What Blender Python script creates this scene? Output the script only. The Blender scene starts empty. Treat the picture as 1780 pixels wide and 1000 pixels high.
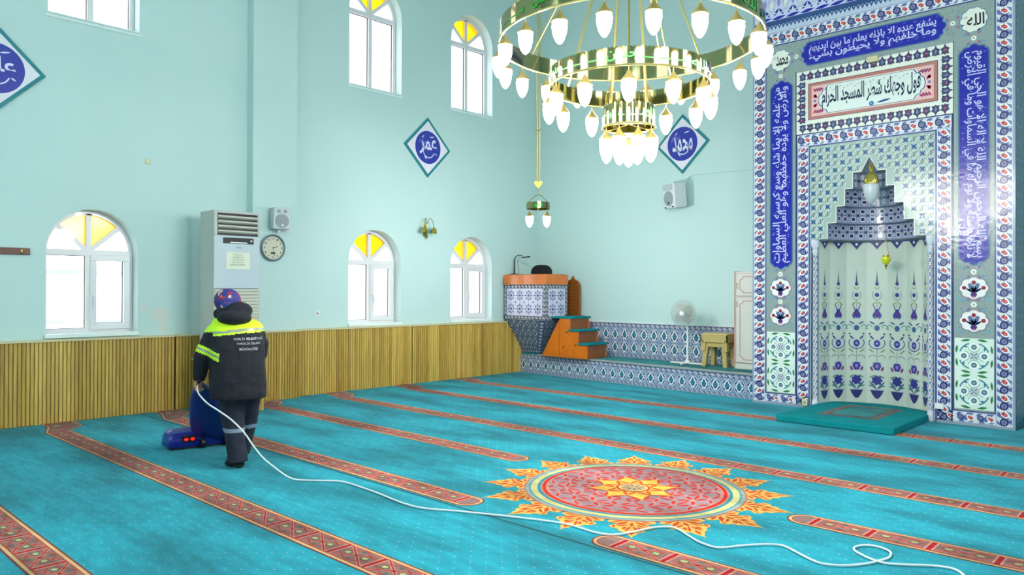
import bpy, bmesh, math, random, unicodedata
from mathutils import Vector, Matrix
from mathutils.bvhtree import BVHTree
random.seed(7)
PI = math.pi
C = bpy.context.scene.collection
SC = bpy.context.scene

# ------------------------------------------------------------------ camera
def cam_axes(yaw, pitch, roll):
    f = Vector((-math.sin(yaw), math.cos(yaw), 0)); r = Vector((math.cos(yaw), math.sin(yaw), 0)); u = Vector((0, 0, 1))
    f2 = f*math.cos(pitch)+u*math.sin(pitch); u2 = u*math.cos(pitch)-f*math.sin(pitch)
    return r*math.cos(roll)+u2*math.sin(roll), u2*math.cos(roll)-r*math.sin(roll), f2
CR, CU, CF = cam_axes(math.radians(43.4085), math.radians(.3311), math.radians(.19637))
EYE = Vector((0, 0, 1.58)); FPX = 1317.8
cam = bpy.data.cameras.new('camera'); co = bpy.data.objects.new('camera', cam); C.objects.link(co)
cam.sensor_width = 36; cam.lens = 36*FPX/1780; cam.shift_y = -3.24/1780; cam.clip_start = .05
co.matrix_world = Matrix(((CR.x, CU.x, -CF.x, EYE.x), (CR.y, CU.y, -CF.y, EYE.y), (CR.z, CU.z, -CF.z, EYE.z), (0, 0, 0, 1)))
SC.camera = co
# ------------------------------------------------------------------ world and light
SC.view_settings.view_transform = 'Standard'; SC.view_settings.look = 'None'; SC.view_settings.gamma = 1
SC.view_settings.use_curve_mapping = False
SC.view_settings.exposure = 0.4
SC.cycles.use_denoising = True
SC.cycles.max_bounces = 8; SC.cycles.diffuse_bounces = 4; SC.cycles.glossy_bounces = 3; SC.cycles.transparent_max_bounces = 12
SC.cycles.sample_clamp_indirect = 6; SC.cycles.caustics_reflective = False; SC.cycles.caustics_refractive = False
w = bpy.data.worlds.new('sky'); SC.world = w; w.use_nodes = True
w.node_tree.nodes['Background'].inputs[0].default_value = (.93, .96, 1, 1)
w.node_tree.nodes['Background'].inputs[1].default_value = 3.2

def area(name, loc, rot, sx, sy, power, col=(1, 1, 1)):
    l = bpy.data.lights.new(name, 'AREA'); l.shape = 'RECTANGLE'; l.size = sx; l.size_y = sy; l.energy = power; l.color = col
    o = bpy.data.objects.new(name, l); C.objects.link(o); o.location = loc; o.rotation_euler = rot
    return o
BACK_Y, RIGHT_X, CEIL = -3.2, 3.6, 7.4
BACK_WIN = (-7.6, -3.35, .9)
RIGHT_WIN = (-.6, 4.1, 8.4)
DAY = (.95, .98, 1)
for x in BACK_WIN:
    area("window_daylight", (x, BACK_Y+.05, 5.6), (-PI/2, 0, 0), 1.3, 1.8, 290, DAY)
    area('window_daylight', (x, BACK_Y+.05, 1.9), (-PI/2, 0, 0), 1.3, 1.6, 300, DAY)
for y in RIGHT_WIN:
    area('window_daylight', (RIGHT_X-.05, y, 5.6), (0, PI/2, 0), 1.8, 1.3, 18, DAY)
    area('window_daylight', (RIGHT_X-.05, y, 1.9), (0, PI/2, 0), 1.6, 1.3, 14, DAY)
# ------------------------------------------------------------------ helpers
def lin(h):
    h = h.lstrip('#'); c = [int(h[i:i+2], 16)/255 for i in (0, 2, 4)]
    return tuple(x/12.92 if x <= .04045 else ((x+.055)/1.055)**2.4 for x in c)+(1,)
def mix(a, b, t): return tuple(a[i]*(1-t)+b[i]*t for i in range(4))

def newmat(name):
    m = bpy.data.materials.new(name); m.use_nodes = True; return m, m.node_tree.nodes, m.node_tree.links, m.node_tree.nodes['Principled BSDF']
def mat(name, hexc, rough=.5, metal=0, spec=.5, noise=0, nscale=8, coat=0, bump=0, bscale=40, emit=0, sheen=0):
    m, N, L, P = newmat(name)
    c = lin(hexc) if isinstance(hexc, str) else hexc
    P.inputs['Base Color'].default_value = c; P.inputs['Roughness'].default_value = rough; P.inputs['Metallic'].default_value = metal
    P.inputs['Specular IOR Level'].default_value = spec; P.inputs['Coat Weight'].default_value = coat
    P.inputs['Sheen Weight'].default_value = sheen
    if emit: P.inputs['Emission Color'].default_value = c; P.inputs['Emission Strength'].default_value = emit
    if noise or bump:
        tc = N.new('ShaderNodeTexCoord')
    if noise:
        n = N.new('ShaderNodeTexNoise'); n.inputs['Scale'].default_value = nscale; n.inputs['Detail'].default_value = 4
        L.new(tc.outputs['Object'], n.inputs['Vector'])
        mx = N.new('ShaderNodeMix'); mx.data_type = 'RGBA'
        L.new(n.outputs['Fac'], mx.inputs['Factor'])
        mx.inputs['A'].default_value = tuple(x*(1-noise) for x in c[:3])+(1,); mx.inputs['B'].default_value = tuple(min(1, x*(1+noise)) for x in c[:3])+(1,)
        L.new(mx.outputs['Result'], P.inputs['Base Color'])
    if bump:
        n2 = N.new('ShaderNodeTexNoise'); n2.inputs['Scale'].default_value = bscale; L.new(tc.outputs['Object'], n2.inputs['Vector'])
        b = N.new('ShaderNodeBump'); b.inputs['Strength'].default_value = bump; b.inputs['Distance'].default_value = .02
        L.new(n2.outputs['Fac'], b.inputs['Height']); L.new(b.outputs['Normal'], P.inputs['Normal'])
    return m
def attr_mat(name, rough, coat=0, bump=0, bscale=6, noise=0, nscale=30, tile=0, spec=.5, stretch=None, bdist=.02):
    """material whose colour is the pattern colour stored on the faces"""
    m, N, L, P = newmat(name)
    a = N.new('ShaderNodeAttribute'); a.attribute_name = 'col'
    P.inputs['Roughness'].default_value = rough; P.inputs['Coat Weight'].default_value = coat; P.inputs['Coat Roughness'].default_value = .04
    P.inputs['Specular IOR Level'].default_value = spec
    tc = N.new('ShaderNodeTexCoord'); src = tc.outputs['Object']
    if stretch:
        mp = N.new('ShaderNodeMapping'); mp.inputs['Scale'].default_value = stretch; L.new(src, mp.inputs['Vector']); nsrc = mp.outputs['Vector']
    else: nsrc = src
    out = a.outputs['Color']
    if noise:
        n = N.new('ShaderNodeTexNoise'); n.inputs['Scale'].default_value = nscale; n.inputs['Detail'].default_value = 5
        L.new(nsrc, n.inputs['Vector'])
        mr = N.new('ShaderNodeMapRange'); mr.inputs['From Min'].default_value = .25; mr.inputs['From Max'].default_value = .75
        mr.inputs['To Min'].default_value = 1-noise; mr.inputs['To Max'].default_value = 1+noise
        L.new(n.outputs['Fac'], mr.inputs['Value'])
        v = N.new('ShaderNodeVectorMath'); v.operation = 'SCALE'; L.new(out, v.inputs[0]); L.new(mr.outputs[0], v.inputs['Scale'])
        out = v.outputs[0]
    L.new(out, P.inputs['Base Color'])
    if bump:
        n2 = N.new('ShaderNodeTexNoise'); n2.inputs['Scale'].default_value = bscale; n2.inputs['Detail'].default_value = 3; L.new(src, n2.inputs['Vector'])
        b = N.new('ShaderNodeBump'); b.inputs['Strength'].default_value = bump; b.inputs['Distance'].default_value = bdist
        L.new(n2.outputs['Fac'], b.inputs['Height']); L.new(b.outputs['Normal'], P.inputs['Normal']); L.new(b.outputs['Normal'], P.inputs['Coat Normal'])
    return m

def tag(o, label=None, cat=None, group=None, kind=None):
    if label: o['label'] = label
    if cat: o['category'] = cat
    if group: o['group'] = group
    if kind: o['kind'] = kind
    return o
def thing(name, loc, label=None, cat=None, group=None, kind=None):
    o = bpy.data.objects.new(name, None); C.objects.link(o); o.location = loc; o.empty_display_size = .1
    return tag(o, label, cat, group, kind)
def wloc(o):
    v = Vector((0, 0, 0))
    while o: v += Vector(o.location); o = o.parent
    return v

class MB:
    """mesh builder in world coordinates"""
    def __init__(s): s.v = []; s.f = []; s.m = []; s.c = []
    def add(s, vs, fs, mi=0, col=None):
        b = len(s.v); s.v += [tuple(p) for p in vs]
        for f in fs: s.f.append([b+i for i in f]); s.m.append(mi); s.c.append(col)
    def box(s, x0, x1, y0, y1, z0, z1, mi=0, col=None, M=None):
        vs = [Vector((x, y, z)) for x in (x0, x1) for y in (y0, y1) for z in (z0, z1)]
        if M: vs = [M @ p for p in vs]
        s.add(vs, [(0, 1, 3, 2), (4, 6, 7, 5), (0, 4, 5, 1), (2, 3, 7, 6), (0, 2, 6, 4), (1, 5, 7, 3)], mi, col)
    def prism(s, poly, fn, w0, w1, mi=0, col=None):
        n = len(poly); vs = [fn(u, v, w0) for u, v in poly]+[fn(u, v, w1) for u, v in poly]
        s.add(vs, [list(range(n))[::-1], list(range(n, 2*n))]+[(i, (i+1) % n, n+(i+1) % n, n+i) for i in range(n)], mi, col)
    def loft(s, rings, mi=0, col=None, cap=True, closed=True):
        n = len(rings[0]); vs = [p for r in rings for p in r]; fs = []
        for k in range(len(rings)-1):
            for i in range(n if closed else n-1):
                j = (i+1) % n; fs.append((k*n+i, k*n+j, (k+1)*n+j, (k+1)*n+i))
        if cap: fs.append(list(range(n))[::-1]); fs.append([(len(rings)-1)*n+i for i in range(n)])
        s.add(vs, fs, mi, col)
    def lathe(s, prof, o=(0, 0, 0), n=16, mi=0, col=None, M=None, cap=True):
        o = Vector(o); rings = []
        for r, z in prof:
            ring = [Vector((r*math.cos(2*PI*i/n), r*math.sin(2*PI*i/n), z)) for i in range(n)]
            rings.append([(M @ p if M else p)+o for p in ring])
        s.loft(rings, mi, col, cap)
    def tube(s, pts, r, n=8, mi=0, col=None, cap=True, sx=1):
        pts = [Vector(p) for p in pts]; rs = r if isinstance(r, (list, tuple)) else [r]*len(pts)
        rings = []; prev = None
        for i, p in enumerate(pts):
            t = (pts[min(i+1, len(pts)-1)]-pts[max(i-1, 0)]).normalized()
            if prev is None:
                a = t.cross(Vector((0, 0, 1)));
                if a.length < .05: a = t.cross(Vector((1, 0, 0)))
                a.normalize()
            else:
                a = prev-t*prev.dot(t)
                if a.length < 1e-4: a = t.cross(Vector((0, 0, 1)))
                a.normalize()
            prev = a; b = t.cross(a)
            rings.append([p+(a*math.cos(2*PI*k/n)*sx+b*math.sin(2*PI*k/n))*rs[i] for k in range(n)])
        s.loft(rings, mi, col, cap)
    def ball(s, c, r, n=14, m=9, mi=0, col=None, M=None):
        c = Vector(c); r = r if isinstance(r, (list, tuple)) else (r, r, r); rings = []
        for k in range(m+1):
            t = -PI/2+PI*k/m; q = max(math.cos(t), .01)
            ring = [Vector((r[0]*q*math.cos(2*PI*i/n), r[1]*q*math.sin(2*PI*i/n), r[2]*math.sin(t))) for i in range(n)]
            rings.append([(M @ p if M else p)+c for p in ring])
        s.loft(rings, mi, col)
    def mesh(s, name, org=(0, 0, 0)):
        me = bpy.data.meshes.new(name); o = Vector(org)
        me.from_pydata([Vector(p)-o for p in s.v], [], s.f)
        return me
    def build(s, name, mats, parent=None, smooth=False, bevel=0, org=None, ang=35):
        if parent is not None: org = wloc(parent)
        elif org is None:
            xs = [p[0] for p in s.v]; ys = [p[1] for p in s.v]; zs = [p[2] for p in s.v]
            org = ((min(xs)+max(xs))/2, (min(ys)+max(ys))/2, min(zs))
        me = s.mesh(name, org)
        if not isinstance(mats, (list, tuple)): mats = [mats]
        for m in mats: me.materials.append(m)
        me.polygons.foreach_set('material_index', s.m)
        if any(c is not None for c in s.c):
            at = me.color_attributes.new('col', 'FLOAT_COLOR', 'CORNER'); buf = []
            for f, c in zip(s.f, s.c): buf += list(c or (1, 1, 1, 1))*len(f)
            at.data.foreach_set('color', buf)
        bm = bmesh.new(); bm.from_mesh(me)
        if not getattr(s, 'flat', False): bmesh.ops.recalc_face_normals(bm, faces=bm.faces)
        bm.to_mesh(me); bm.free()
        if smooth:
            me.polygons.foreach_set('use_smooth', [True]*len(me.polygons)); me.set_sharp_from_angle(angle=math.radians(ang))
        o = bpy.data.objects.new(name, me); C.objects.link(o)
        if parent is not None: o.parent = parent
        else: o.location = org
        if bevel:
            b = o.modifiers.new('bevel', 'BEVEL'); b.width = bevel; b.segments = 2; b.limit_method = 'ANGLE'; b.harden_normals = False
        return o

# ---- arabic shaping
FORM = {}
for _c in range(0xFE80, 0xFEFD):
    _d = unicodedata.decomposition(chr(_c)).split()
    if _d: FORM[(tuple(int(x, 16) for x in _d[1:]), _d[0].strip('<>'))] = chr(_c)
NOJOIN = set('اأإآدذرزوؤةىء')
def shape(s):
    out = []; i = 0; prev = False
    while i < len(s):
        c = s[i]
        if c == ' ': out.append(' '); prev = False; i += 1; continue
        if c == 'ل' and i+1 < len(s) and s[i+1] in 'اأإآ':
            out.append(FORM[((ord(c), ord(s[i+1])), 'final' if prev else 'isolated')]); prev = False; i += 2; continue
        jn = i+1 < len(s) and s[i+1] not in ' ء' and c not in NOJOIN
        f = {(0, 0): 'isolated', (0, 1): 'initial', (1, 1): 'medial', (1, 0): 'final'}[(int(prev), int(jn))]
        out.append(FORM.get(((ord(c),), f)) or FORM.get(((ord(c),), 'isolated')) or c); prev = jn; i += 1
    return ''.join(reversed(out))
_tc = {}
def text_polys(body, bold=0):
    """outline mesh of a line of writing, normalised to its own box: returns faces of (u,v) and width/height"""
    k = (body, bold)
    if k in _tc: return _tc[k]
    cu = bpy.data.curves.new('text', 'FONT'); cu.body = body; cu.size = 1; cu.offset = bold; cu.resolution_u = 3
    o = bpy.data.objects.new('text', cu); C.objects.link(o)
    dg = bpy.context.evaluated_depsgraph_get(); dg.update()
    me = bpy.data.meshes.new_from_object(o.evaluated_get(dg))
    xs = [v.co.x for v in me.vertices]; ys = [v.co.y for v in me.vertices]
    x0, x1, y0, y1 = min(xs), max(xs), min(ys), max(ys)
    fs = [[((me.vertices[i].co.x-x0)/(x1-x0), (me.vertices[i].co.y-y0)/(y1-y0)) for i in p.vertices] for p in me.polygons]
    bpy.data.objects.remove(o); bpy.data.curves.remove(cu); bpy.data.meshes.remove(me)
    _tc[k] = (fs, x1-x0, y1-y0); return _tc[k]

class Art(MB):
    """flat inlaid pattern: coloured pieces laid on a surface given by fn(u,v,w)"""
    def __init__(s, fn, step=.0008): super().__init__(); s.fn = fn; s.step = step; s.flat = True; s.T = lambda u, v: (u, v)
    def poly(s, pts, col, lay=0):
        q = [s.T(u, v) for u, v in pts]
        s.add([s.fn(u, v, lay*s.step) for u, v in q], [list(range(len(q)))], 0, lin(col) if isinstance(col, str) else col)
    def rect(s, u0, v0, u1, v1, col, lay=0): s.poly([(u0, v0), (u1, v0), (u1, v1), (u0, v1)], col, lay)
    def frame(s, u0, v0, u1, v1, t, col, lay=0):
        s.rect(u0, v0, u1, v0+t, col, lay); s.rect(u0, v1-t, u1, v1, col, lay); s.rect(u0, v0+t, u0+t, v1-t, col, lay); s.rect(u1-t, v0+t, u1, v1-t, col, lay)
    def disc(s, u, v, r, col, lay=0, n=12, ry=None, rot=0):
        ry = ry or r; s.poly([(u+r*math.cos(2*PI*i/n)*math.cos(rot)-ry*math.sin(2*PI*i/n)*math.sin(rot), v+r*math.cos(2*PI*i/n)*math.sin(rot)+ry*math.sin(2*PI*i/n)*math.cos(rot)) for i in range(n)], col, lay)
    def scallop(s, u, v, r, k, col, lay=0, amp=.12, ry=None, ph=0):
        ry = ry or r; n = k*6
        s.poly([(u+r*(1-amp+amp*abs(math.cos(k*(2*PI*i/n)/2+ph)))*math.cos(2*PI*i/n), v+ry*(1-amp+amp*abs(math.cos(k*(2*PI*i/n)/2+ph)))*math.sin(2*PI*i/n)) for i in range(n)], col, lay)
    def leaf(s, u0, v0, u1, v1, wd, col, lay=0, n=5, pos=.5):
        dx, dy = u1-u0, v1-v0; l = math.hypot(dx, dy) or 1e-6; nx, ny = -dy/l, dx/l; a = []; b = []
        for i in range(n+1):
            t = i/n; h = wd/2*math.sin(PI*t**(math.log(.5)/math.log(pos)))
            a.append((u0+dx*t+nx*h, v0+dy*t+ny*h)); b.append((u0+dx*t-nx*h, v0+dy*t-ny*h))
        s.poly(a+b[::-1][1:-1], col, lay)
    def line(s, pts, wd, col, lay=0):
        for (a, b), (c, d) in zip(pts, pts[1:]):
            l = math.hypot(c-a, d-b) or 1e-6; nx, ny = -(d-b)/l*wd/2, (c-a)/l*wd/2
            s.poly([(a+nx, b+ny), (a-nx, b-ny), (c-nx, d-ny), (c+nx, d+ny)], col, lay)
    def arc(s, u, v, r, a0, a1, wd, col, lay=0, n=8, ry=None):
        ry = ry or r
        s.line([(u+r*math.cos(a0+(a1-a0)*i/n), v+ry*math.sin(a0+(a1-a0)*i/n)) for i in range(n+1)], wd, col, lay)
    def text(s, body, u0, v0, u1, v1, col, lay=0, bold=0.0, rot=None):
        fs, _, _ = text_polys(body, bold)
        for f in fs:
            if rot == 'down': pts = [(u0+q*(u1-u0), v1-p*(v1-v0)) for p, q in f]
            elif rot == 'up': pts = [(u1-(q)*(u1-u0), v0+p*(v1-v0)) for p, q in f]
            else: pts = [(u0+p*(u1-u0), v0+q*(v1-v0)) for p, q in f]
            s.poly(pts, col, lay)
def evalmesh(o):
    dg = bpy.context.evaluated_depsgraph_get(); dg.update()
    return bpy.data.meshes.new_from_object(o.evaluated_get(dg))

# ------------------------------------------------------------------ materials
def wall_mat():
    m, N, L, P = newmat('wall_paint'); tc = N.new('ShaderNodeTexCoord')
    n = N.new('ShaderNodeTexNoise'); n.inputs['Scale'].default_value = .7; n.inputs['Detail'].default_value = 3
    L.new(tc.outputs['Object'], n.inputs['Vector'])
    mx = N.new('ShaderNodeMix'); mx.data_type = 'RGBA'; L.new(n.outputs['Fac'], mx.inputs['Factor'])
    mx.inputs['A'].default_value = lin('#B5D1CF'); mx.inputs['B'].default_value = lin('#BED8D5')
    geo = N.new('ShaderNodeNewGeometry'); res = mx.outputs['Result']
    n2 = N.new('ShaderNodeTexNoise'); n2.inputs['Scale'].default_value = 9; L.new(geo.outputs['Position'], n2.inputs['Vector'])
    for c_, sc in (((-10.1, 4.02, 1.24), (1, 5.5, 7)), ((-10.1, 3.82, 1.33), (1, 14, 12)), ((-10.1, 4.05, 1.08), (1, 12, 9))):     # damp stains under the cover plate
        sb = N.new('ShaderNodeVectorMath'); sb.operation = 'SUBTRACT'; L.new(geo.outputs['Position'], sb.inputs[0]); sb.inputs[1].default_value = c_
        ml = N.new('ShaderNodeVectorMath'); ml.operation = 'MULTIPLY'; L.new(sb.outputs[0], ml.inputs[0]); ml.inputs[1].default_value = sc
        ln = N.new('ShaderNodeVectorMath'); ln.operation = 'LENGTH'; L.new(ml.outputs[0], ln.inputs[0])
        ad = N.new('ShaderNodeMath'); ad.operation = 'ADD'; L.new(ln.outputs['Value'], ad.inputs[0]); L.new(n2.outputs['Fac'], ad.inputs[1])
        mr = N.new('ShaderNodeMapRange'); mr.inputs['From Min'].default_value = 1.0; mr.inputs['From Max'].default_value = 1.35; mr.inputs['To Min'].default_value = .55; mr.inputs['To Max'].default_value = 0; L.new(ad.outputs[0], mr.inputs['Value'])
        m3 = N.new('ShaderNodeMix'); m3.data_type = 'RGBA'; L.new(mr.outputs[0], m3.inputs['Factor']); L.new(res, m3.inputs['A']); m3.inputs['B'].default_value = lin('#D2CDC2'); res = m3.outputs['Result']
    L.new(res, P.inputs['Base Color']); P.inputs['Roughness'].default_value = .55; P.inputs['Specular IOR Level'].default_value = .3
    return m
M_wall = wall_mat()
M_ceil = mat('ceiling_paint', '#E6EFEC', .8)
M_reveal = mat('window_reveal_paint', '#D2E2E0', .6)
M_pvc = mat('white_pvc', '#DAD8DA', .3, coat=.2)
M_seal = mat('window_seal', '#3A3530', .6)
M_slat = attr_mat('oak_slats', .45, noise=.25, nscale=6, stretch=(6, 6, .5))
M_cop = mat('cream_coping', '#C9BE96', .45)
M_marble = mat('grey_marble', '#8F9C99', .25, noise=.2, nscale=9)
M_glaze = attr_mat('glazed_tile', .22, coat=.22, bump=.45, bscale=15, bdist=.006, spec=.35)
M_glaze_mat = attr_mat('soft_glazed_tile', .3, coat=.25)
M_niche = attr_mat('satin_niche_tile', .5, coat=.05)
M_print = attr_mat('printed_colour', .45)
def carpet_mat(name, attr=False, base='#1F91A3'):
    m, N, L, P = newmat(name); tc = N.new('ShaderNodeTexCoord'); geo = N.new('ShaderNodeNewGeometry')
    P.inputs['Roughness'].default_value = .95; P.inputs['Specular IOR Level'].default_value = .1; P.inputs['Sheen Weight'].default_value = .05; P.inputs['Sheen Roughness'].default_value = .5
    def noise(scale, vec, det=4):
        mp = N.new('ShaderNodeMapping'); mp.inputs['Scale'].default_value = vec; L.new(geo.outputs['Position'], mp.inputs['Vector'])
        n = N.new('ShaderNodeTexNoise'); n.inputs['Scale'].default_value = scale; n.inputs['Detail'].default_value = det; L.new(mp.outputs[0], n.inputs['Vector']); return n.outputs['Fac']
    def mr(src, a, b, lo, hi):
        r = N.new('ShaderNodeMapRange'); r.inputs['From Min'].default_value = a; r.inputs['From Max'].default_value = b
        r.inputs['To Min'].default_value = lo; r.inputs['To Max'].default_value = hi; L.new(src, r.inputs['Value']); return r.outputs[0]
    def mul(a, b):
        k = N.new('ShaderNodeMath'); k.operation = 'MULTIPLY'; L.new(a, k.inputs[0]); L.new(b, k.inputs[1]); return k.outputs[0]
    big = mr(noise(1.0, (.8, 2.2, 1)), .36, .6, .60, 1.1)      # brushed pile
    mid = mr(noise(5, (1, 3, 1)), .35, .68, .84, 1.1)
    fine = mr(noise(160, (1, 1, 1), 2), .3, .7, .86, 1.12)
    k = mul(mul(big, mid), fine)
    if attr:
        a = N.new('ShaderNodeAttribute'); a.attribute_name = 'col'
        sc = N.new('ShaderNodeVectorMath'); sc.operation = 'SCALE'; L.new(a.outputs['Color'], sc.inputs[0]); sc.inputs['Scale'].default_value = .88; src = sc.outputs[0]
    else:
        # small woven dots on a diagonal grid
        def dots(off):
            mp = N.new('ShaderNodeMapping'); mp.inputs['Location'].default_value = (off+50, off+50, 0); L.new(geo.outputs['Position'], mp.inputs['Vector'])
            mo = N.new('ShaderNodeVectorMath'); mo.operation = 'MODULO'; L.new(mp.outputs[0], mo.inputs[0]); mo.inputs[1].default_value = (.13, .13, 1000)
            sb = N.new('ShaderNodeVectorMath'); sb.operation = 'SUBTRACT'; L.new(mo.outputs[0], sb.inputs[0]); sb.inputs[1].default_value = (.065, .065, 0)
            ml = N.new('ShaderNodeVectorMath'); ml.operation = 'MULTIPLY'; L.new(sb.outputs[0], ml.inputs[0]); ml.inputs[1].default_value = (1, 1, 0)
            ln = N.new('ShaderNodeVectorMath'); ln.operation = 'LENGTH'; L.new(ml.outputs[0], ln.inputs[0])
            lt = N.new('ShaderNodeMath'); lt.operation = 'LESS_THAN'; L.new(ln.outputs['Value'], lt.inputs[0]); lt.inputs[1].default_value = .0050; return lt.outputs[0]
        ad = N.new('ShaderNodeMath'); ad.operation = 'ADD'; L.new(dots(0), ad.inputs[0]); L.new(dots(.065), ad.inputs[1])
        mx = N.new('ShaderNodeMix'); mx.data_type = 'RGBA'; L.new(ad.outputs[0], mx.inputs['Factor'])
        mx.inputs['A'].default_value = lin(base); mx.inputs['B'].default_value = lin('#9FB0A0'); src = mx.outputs['Result']
    v = N.new('ShaderNodeVectorMath'); v.operation = 'SCALE'; L.new(src, v.inputs[0]); L.new(k, v.inputs['Scale'])
    L.new(v.outputs[0], P.inputs['Base Color'])
    b = N.new('ShaderNodeBump'); b.inputs['Strength'].default_value = .3; b.inputs['Distance'].default_value = .01
    L.new(noise(220, (1, 1, 1), 2), b.inputs['Height']); L.new(b.outputs[0], P.inputs['Normal'])
    return m
M_carpet = carpet_mat('teal_carpet'); M_carpet_art = carpet_mat('carpet_pattern', True)
M_teal_pile = mat('teal_pile', '#0F7E86', .95, noise=.2, nscale=20, spec=.1)
M_brass = mat('polished_brass', '#C9B25A', .12, metal=1)
M_brass_dk = mat('antique_brass', '#B59A3C', .25, metal=1)
M_white_pl = mat('white_plastic', '#DDE0E0', .35)
M_black = mat('black_plastic', '#0B0C0E', .4)
M_pine = mat('varnished_pine', '#CC6A16', .28, coat=.4, noise=.3, nscale=5)
M_pine_dk = mat('dark_varnished_pine', '#8A4A10', .35, coat=.3, noise=.3, nscale=6)

# ------------------------------------------------------------------ room shell
WX = -10.1; QY = 11.4
LOW = [(2.70, 3.74), (6.92, 7.96), (9.08, 10.12)]
ZL0, ZLS = 1.02, 2.03; ZU0, ZUS = 4.83, 6.10
def arch(yc, r, z, n=16): return [(yc+r*math.cos(PI*i/n), z+r*math.sin(PI*i/n)) for i in range(n+1)]
def left_wall():
    mb = MB()
    for x, in ((WX,), (WX-.36,)):
        def q(y0, y1, z0, z1): mb.add([(x, y0, z0), (x, y1, z0), (x, y1, z1), (x, y0, z1)], [(0, 1, 2, 3)])
        ys = [BACK_Y]
        for a, b in LOW: ys += [a, b]
        ys.append(QY+.2)
        for i in range(0, len(ys), 2): q(ys[i], ys[i+1], -.02, CEIL)
        for a, b in LOW:
            yc, r = (a+b)/2, (b-a)/2
            q(a, b, -.02, ZL0)
            for zs, top in ((ZLS, ZU0), (ZUS, CEIL)):
                pts = arch(yc, r, zs)
                for (ya, za), (yb, zb) in zip(pts, pts[1:]):
                    mb.add([(x, ya, za), (x, yb, zb), (x, yb, top), (x, ya, top)], [(0, 1, 2, 3)])
    for a, b in LOW:
        yc, r = (a+b)/2, (b-a)/2
        for z0, zs in ((ZL0, ZLS), (ZU0, ZUS)):
            pts = [(b, z0)]+arch(yc, r, zs)+[(a, z0)]
            pts.append((b, z0))
            for (ya, za), (yb, zb) in zip(pts, pts[1:]):
                mb.add([(WX, ya, za), (WX, yb, zb), (WX-.36, yb, zb), (WX-.36, ya, za)], [(0, 1, 2, 3)], 1)
    mb.flat = True
    # shallow pier
    mb.box(WX-.02, -9.93, 5.21, 5.90, -.02, CEIL)
    o = mb.build('wall_left', [M_wall, M_reveal]); tag(o, kind='structure'); return o
left_wall()
mb = MB(); mb.box(WX-.36, RIGHT_X+.3, QY, QY+.3, -.02, CEIL); tag(mb.build('wall_qibla', M_wall), kind='structure')
def holed(name, axis, c0, c1, spots):
    mb = MB(); lo, hi = (WX-.36, RIGHT_X+.3) if axis == 'y' else (BACK_Y-.3, QY+.3)
    cuts = [lo]
    for s in spots: cuts += [s-.7, s+.7]
    cuts.append(hi)
    def bx(a, b, z0, z1):
        if axis == 'y': mb.box(a, b, c0, c1, z0, z1)
        else: mb.box(c0, c1, a, b, z0, z1)
    for i in range(0, len(cuts), 2): bx(cuts[i], cuts[i+1], -.02, CEIL)
    for s in spots:
        bx(s-.7, s+.7, -.02, 1.05); bx(s-.7, s+.7, 2.75, 4.65); bx(s-.7, s+.7, 6.55, CEIL)
    tag(mb.build(name, M_wall), kind='structure')
holed('wall_back', 'y', BACK_Y-.3, BACK_Y, BACK_WIN)
holed('wall_right', 'x', RIGHT_X, RIGHT_X+.3, RIGHT_WIN)
mb = MB(); mb.box(WX-.36, RIGHT_X+.3, BACK_Y-.3, QY+.3, CEIL, CEIL+.2); tag(mb.build('ceiling', M_ceil), kind='structure')
mb = MB(); mb.box(WX-.36, RIGHT_X+.3, BACK_Y-.3, QY+.3, -.2, -.02); tag(mb.build('floor', M_marble), kind='structure')

# glass
def glass(name, col, rough=.05, tint=None):
    m, N, L, P = newmat(name); N.remove(P); out = N['Material Output']
    t = N.new('ShaderNodeBsdfTransparent'); t.inputs[0].default_value = col
    g = N.new('ShaderNodeBsdfGlossy'); g.inputs['Roughness'].default_value = rough
    mx = N.new('ShaderNodeMixShader'); mx.inputs[0].default_value = .06; L.new(t.outputs[0], mx.inputs[1]); L.new(g.outputs[0], mx.inputs[2])
    L.new(mx.outputs[0], out.inputs[0]); return m
M_glass = glass('clear_glass', (1, 1, 1, 1))
def amber():
    m, N, L, P = newmat('amber_glass'); N.remove(P); out = N['Material Output']
    tc = N.new('ShaderNodeTexCoord'); n = N.new('ShaderNodeTexNoise'); n.inputs['Scale'].default_value = 14; L.new(tc.outputs['Object'], n.inputs['Vector'])
    cr = N.new('ShaderNodeMix'); cr.data_type = 'RGBA'; L.new(n.outputs['Fac'], cr.inputs['Factor'])
    cr.inputs['A'].default_value = (.82, .58, .03, 1); cr.inputs['B'].default_value = (.88, .68, .04, 1)
    t = N.new('ShaderNodeBsdfTransparent'); L.new(cr.outputs['Result'], t.inputs[0])
    d = N.new('ShaderNodeBsdfTranslucent'); L.new(cr.outputs['Result'], d.inputs[0])
    mx = N.new('ShaderNodeMixShader'); mx.inputs[0].default_value = .3; L.new(t.outputs[0], mx.inputs[1]); L.new(d.outputs[0], mx.inputs[2])
    g = N.new('ShaderNodeBsdfGlossy'); g.inputs['Roughness'].default_value = .15
    m2 = N.new('ShaderNodeMixShader'); m2.inputs[0].default_value = .05; L.new(mx.outputs[0], m2.inputs[1]); L.new(g.outputs[0], m2.inputs[2])
    L.new(m2.outputs[0], out.inputs[0]); return m
M_amber = amber()
FX = WX-.17      # front of the window frames
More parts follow.
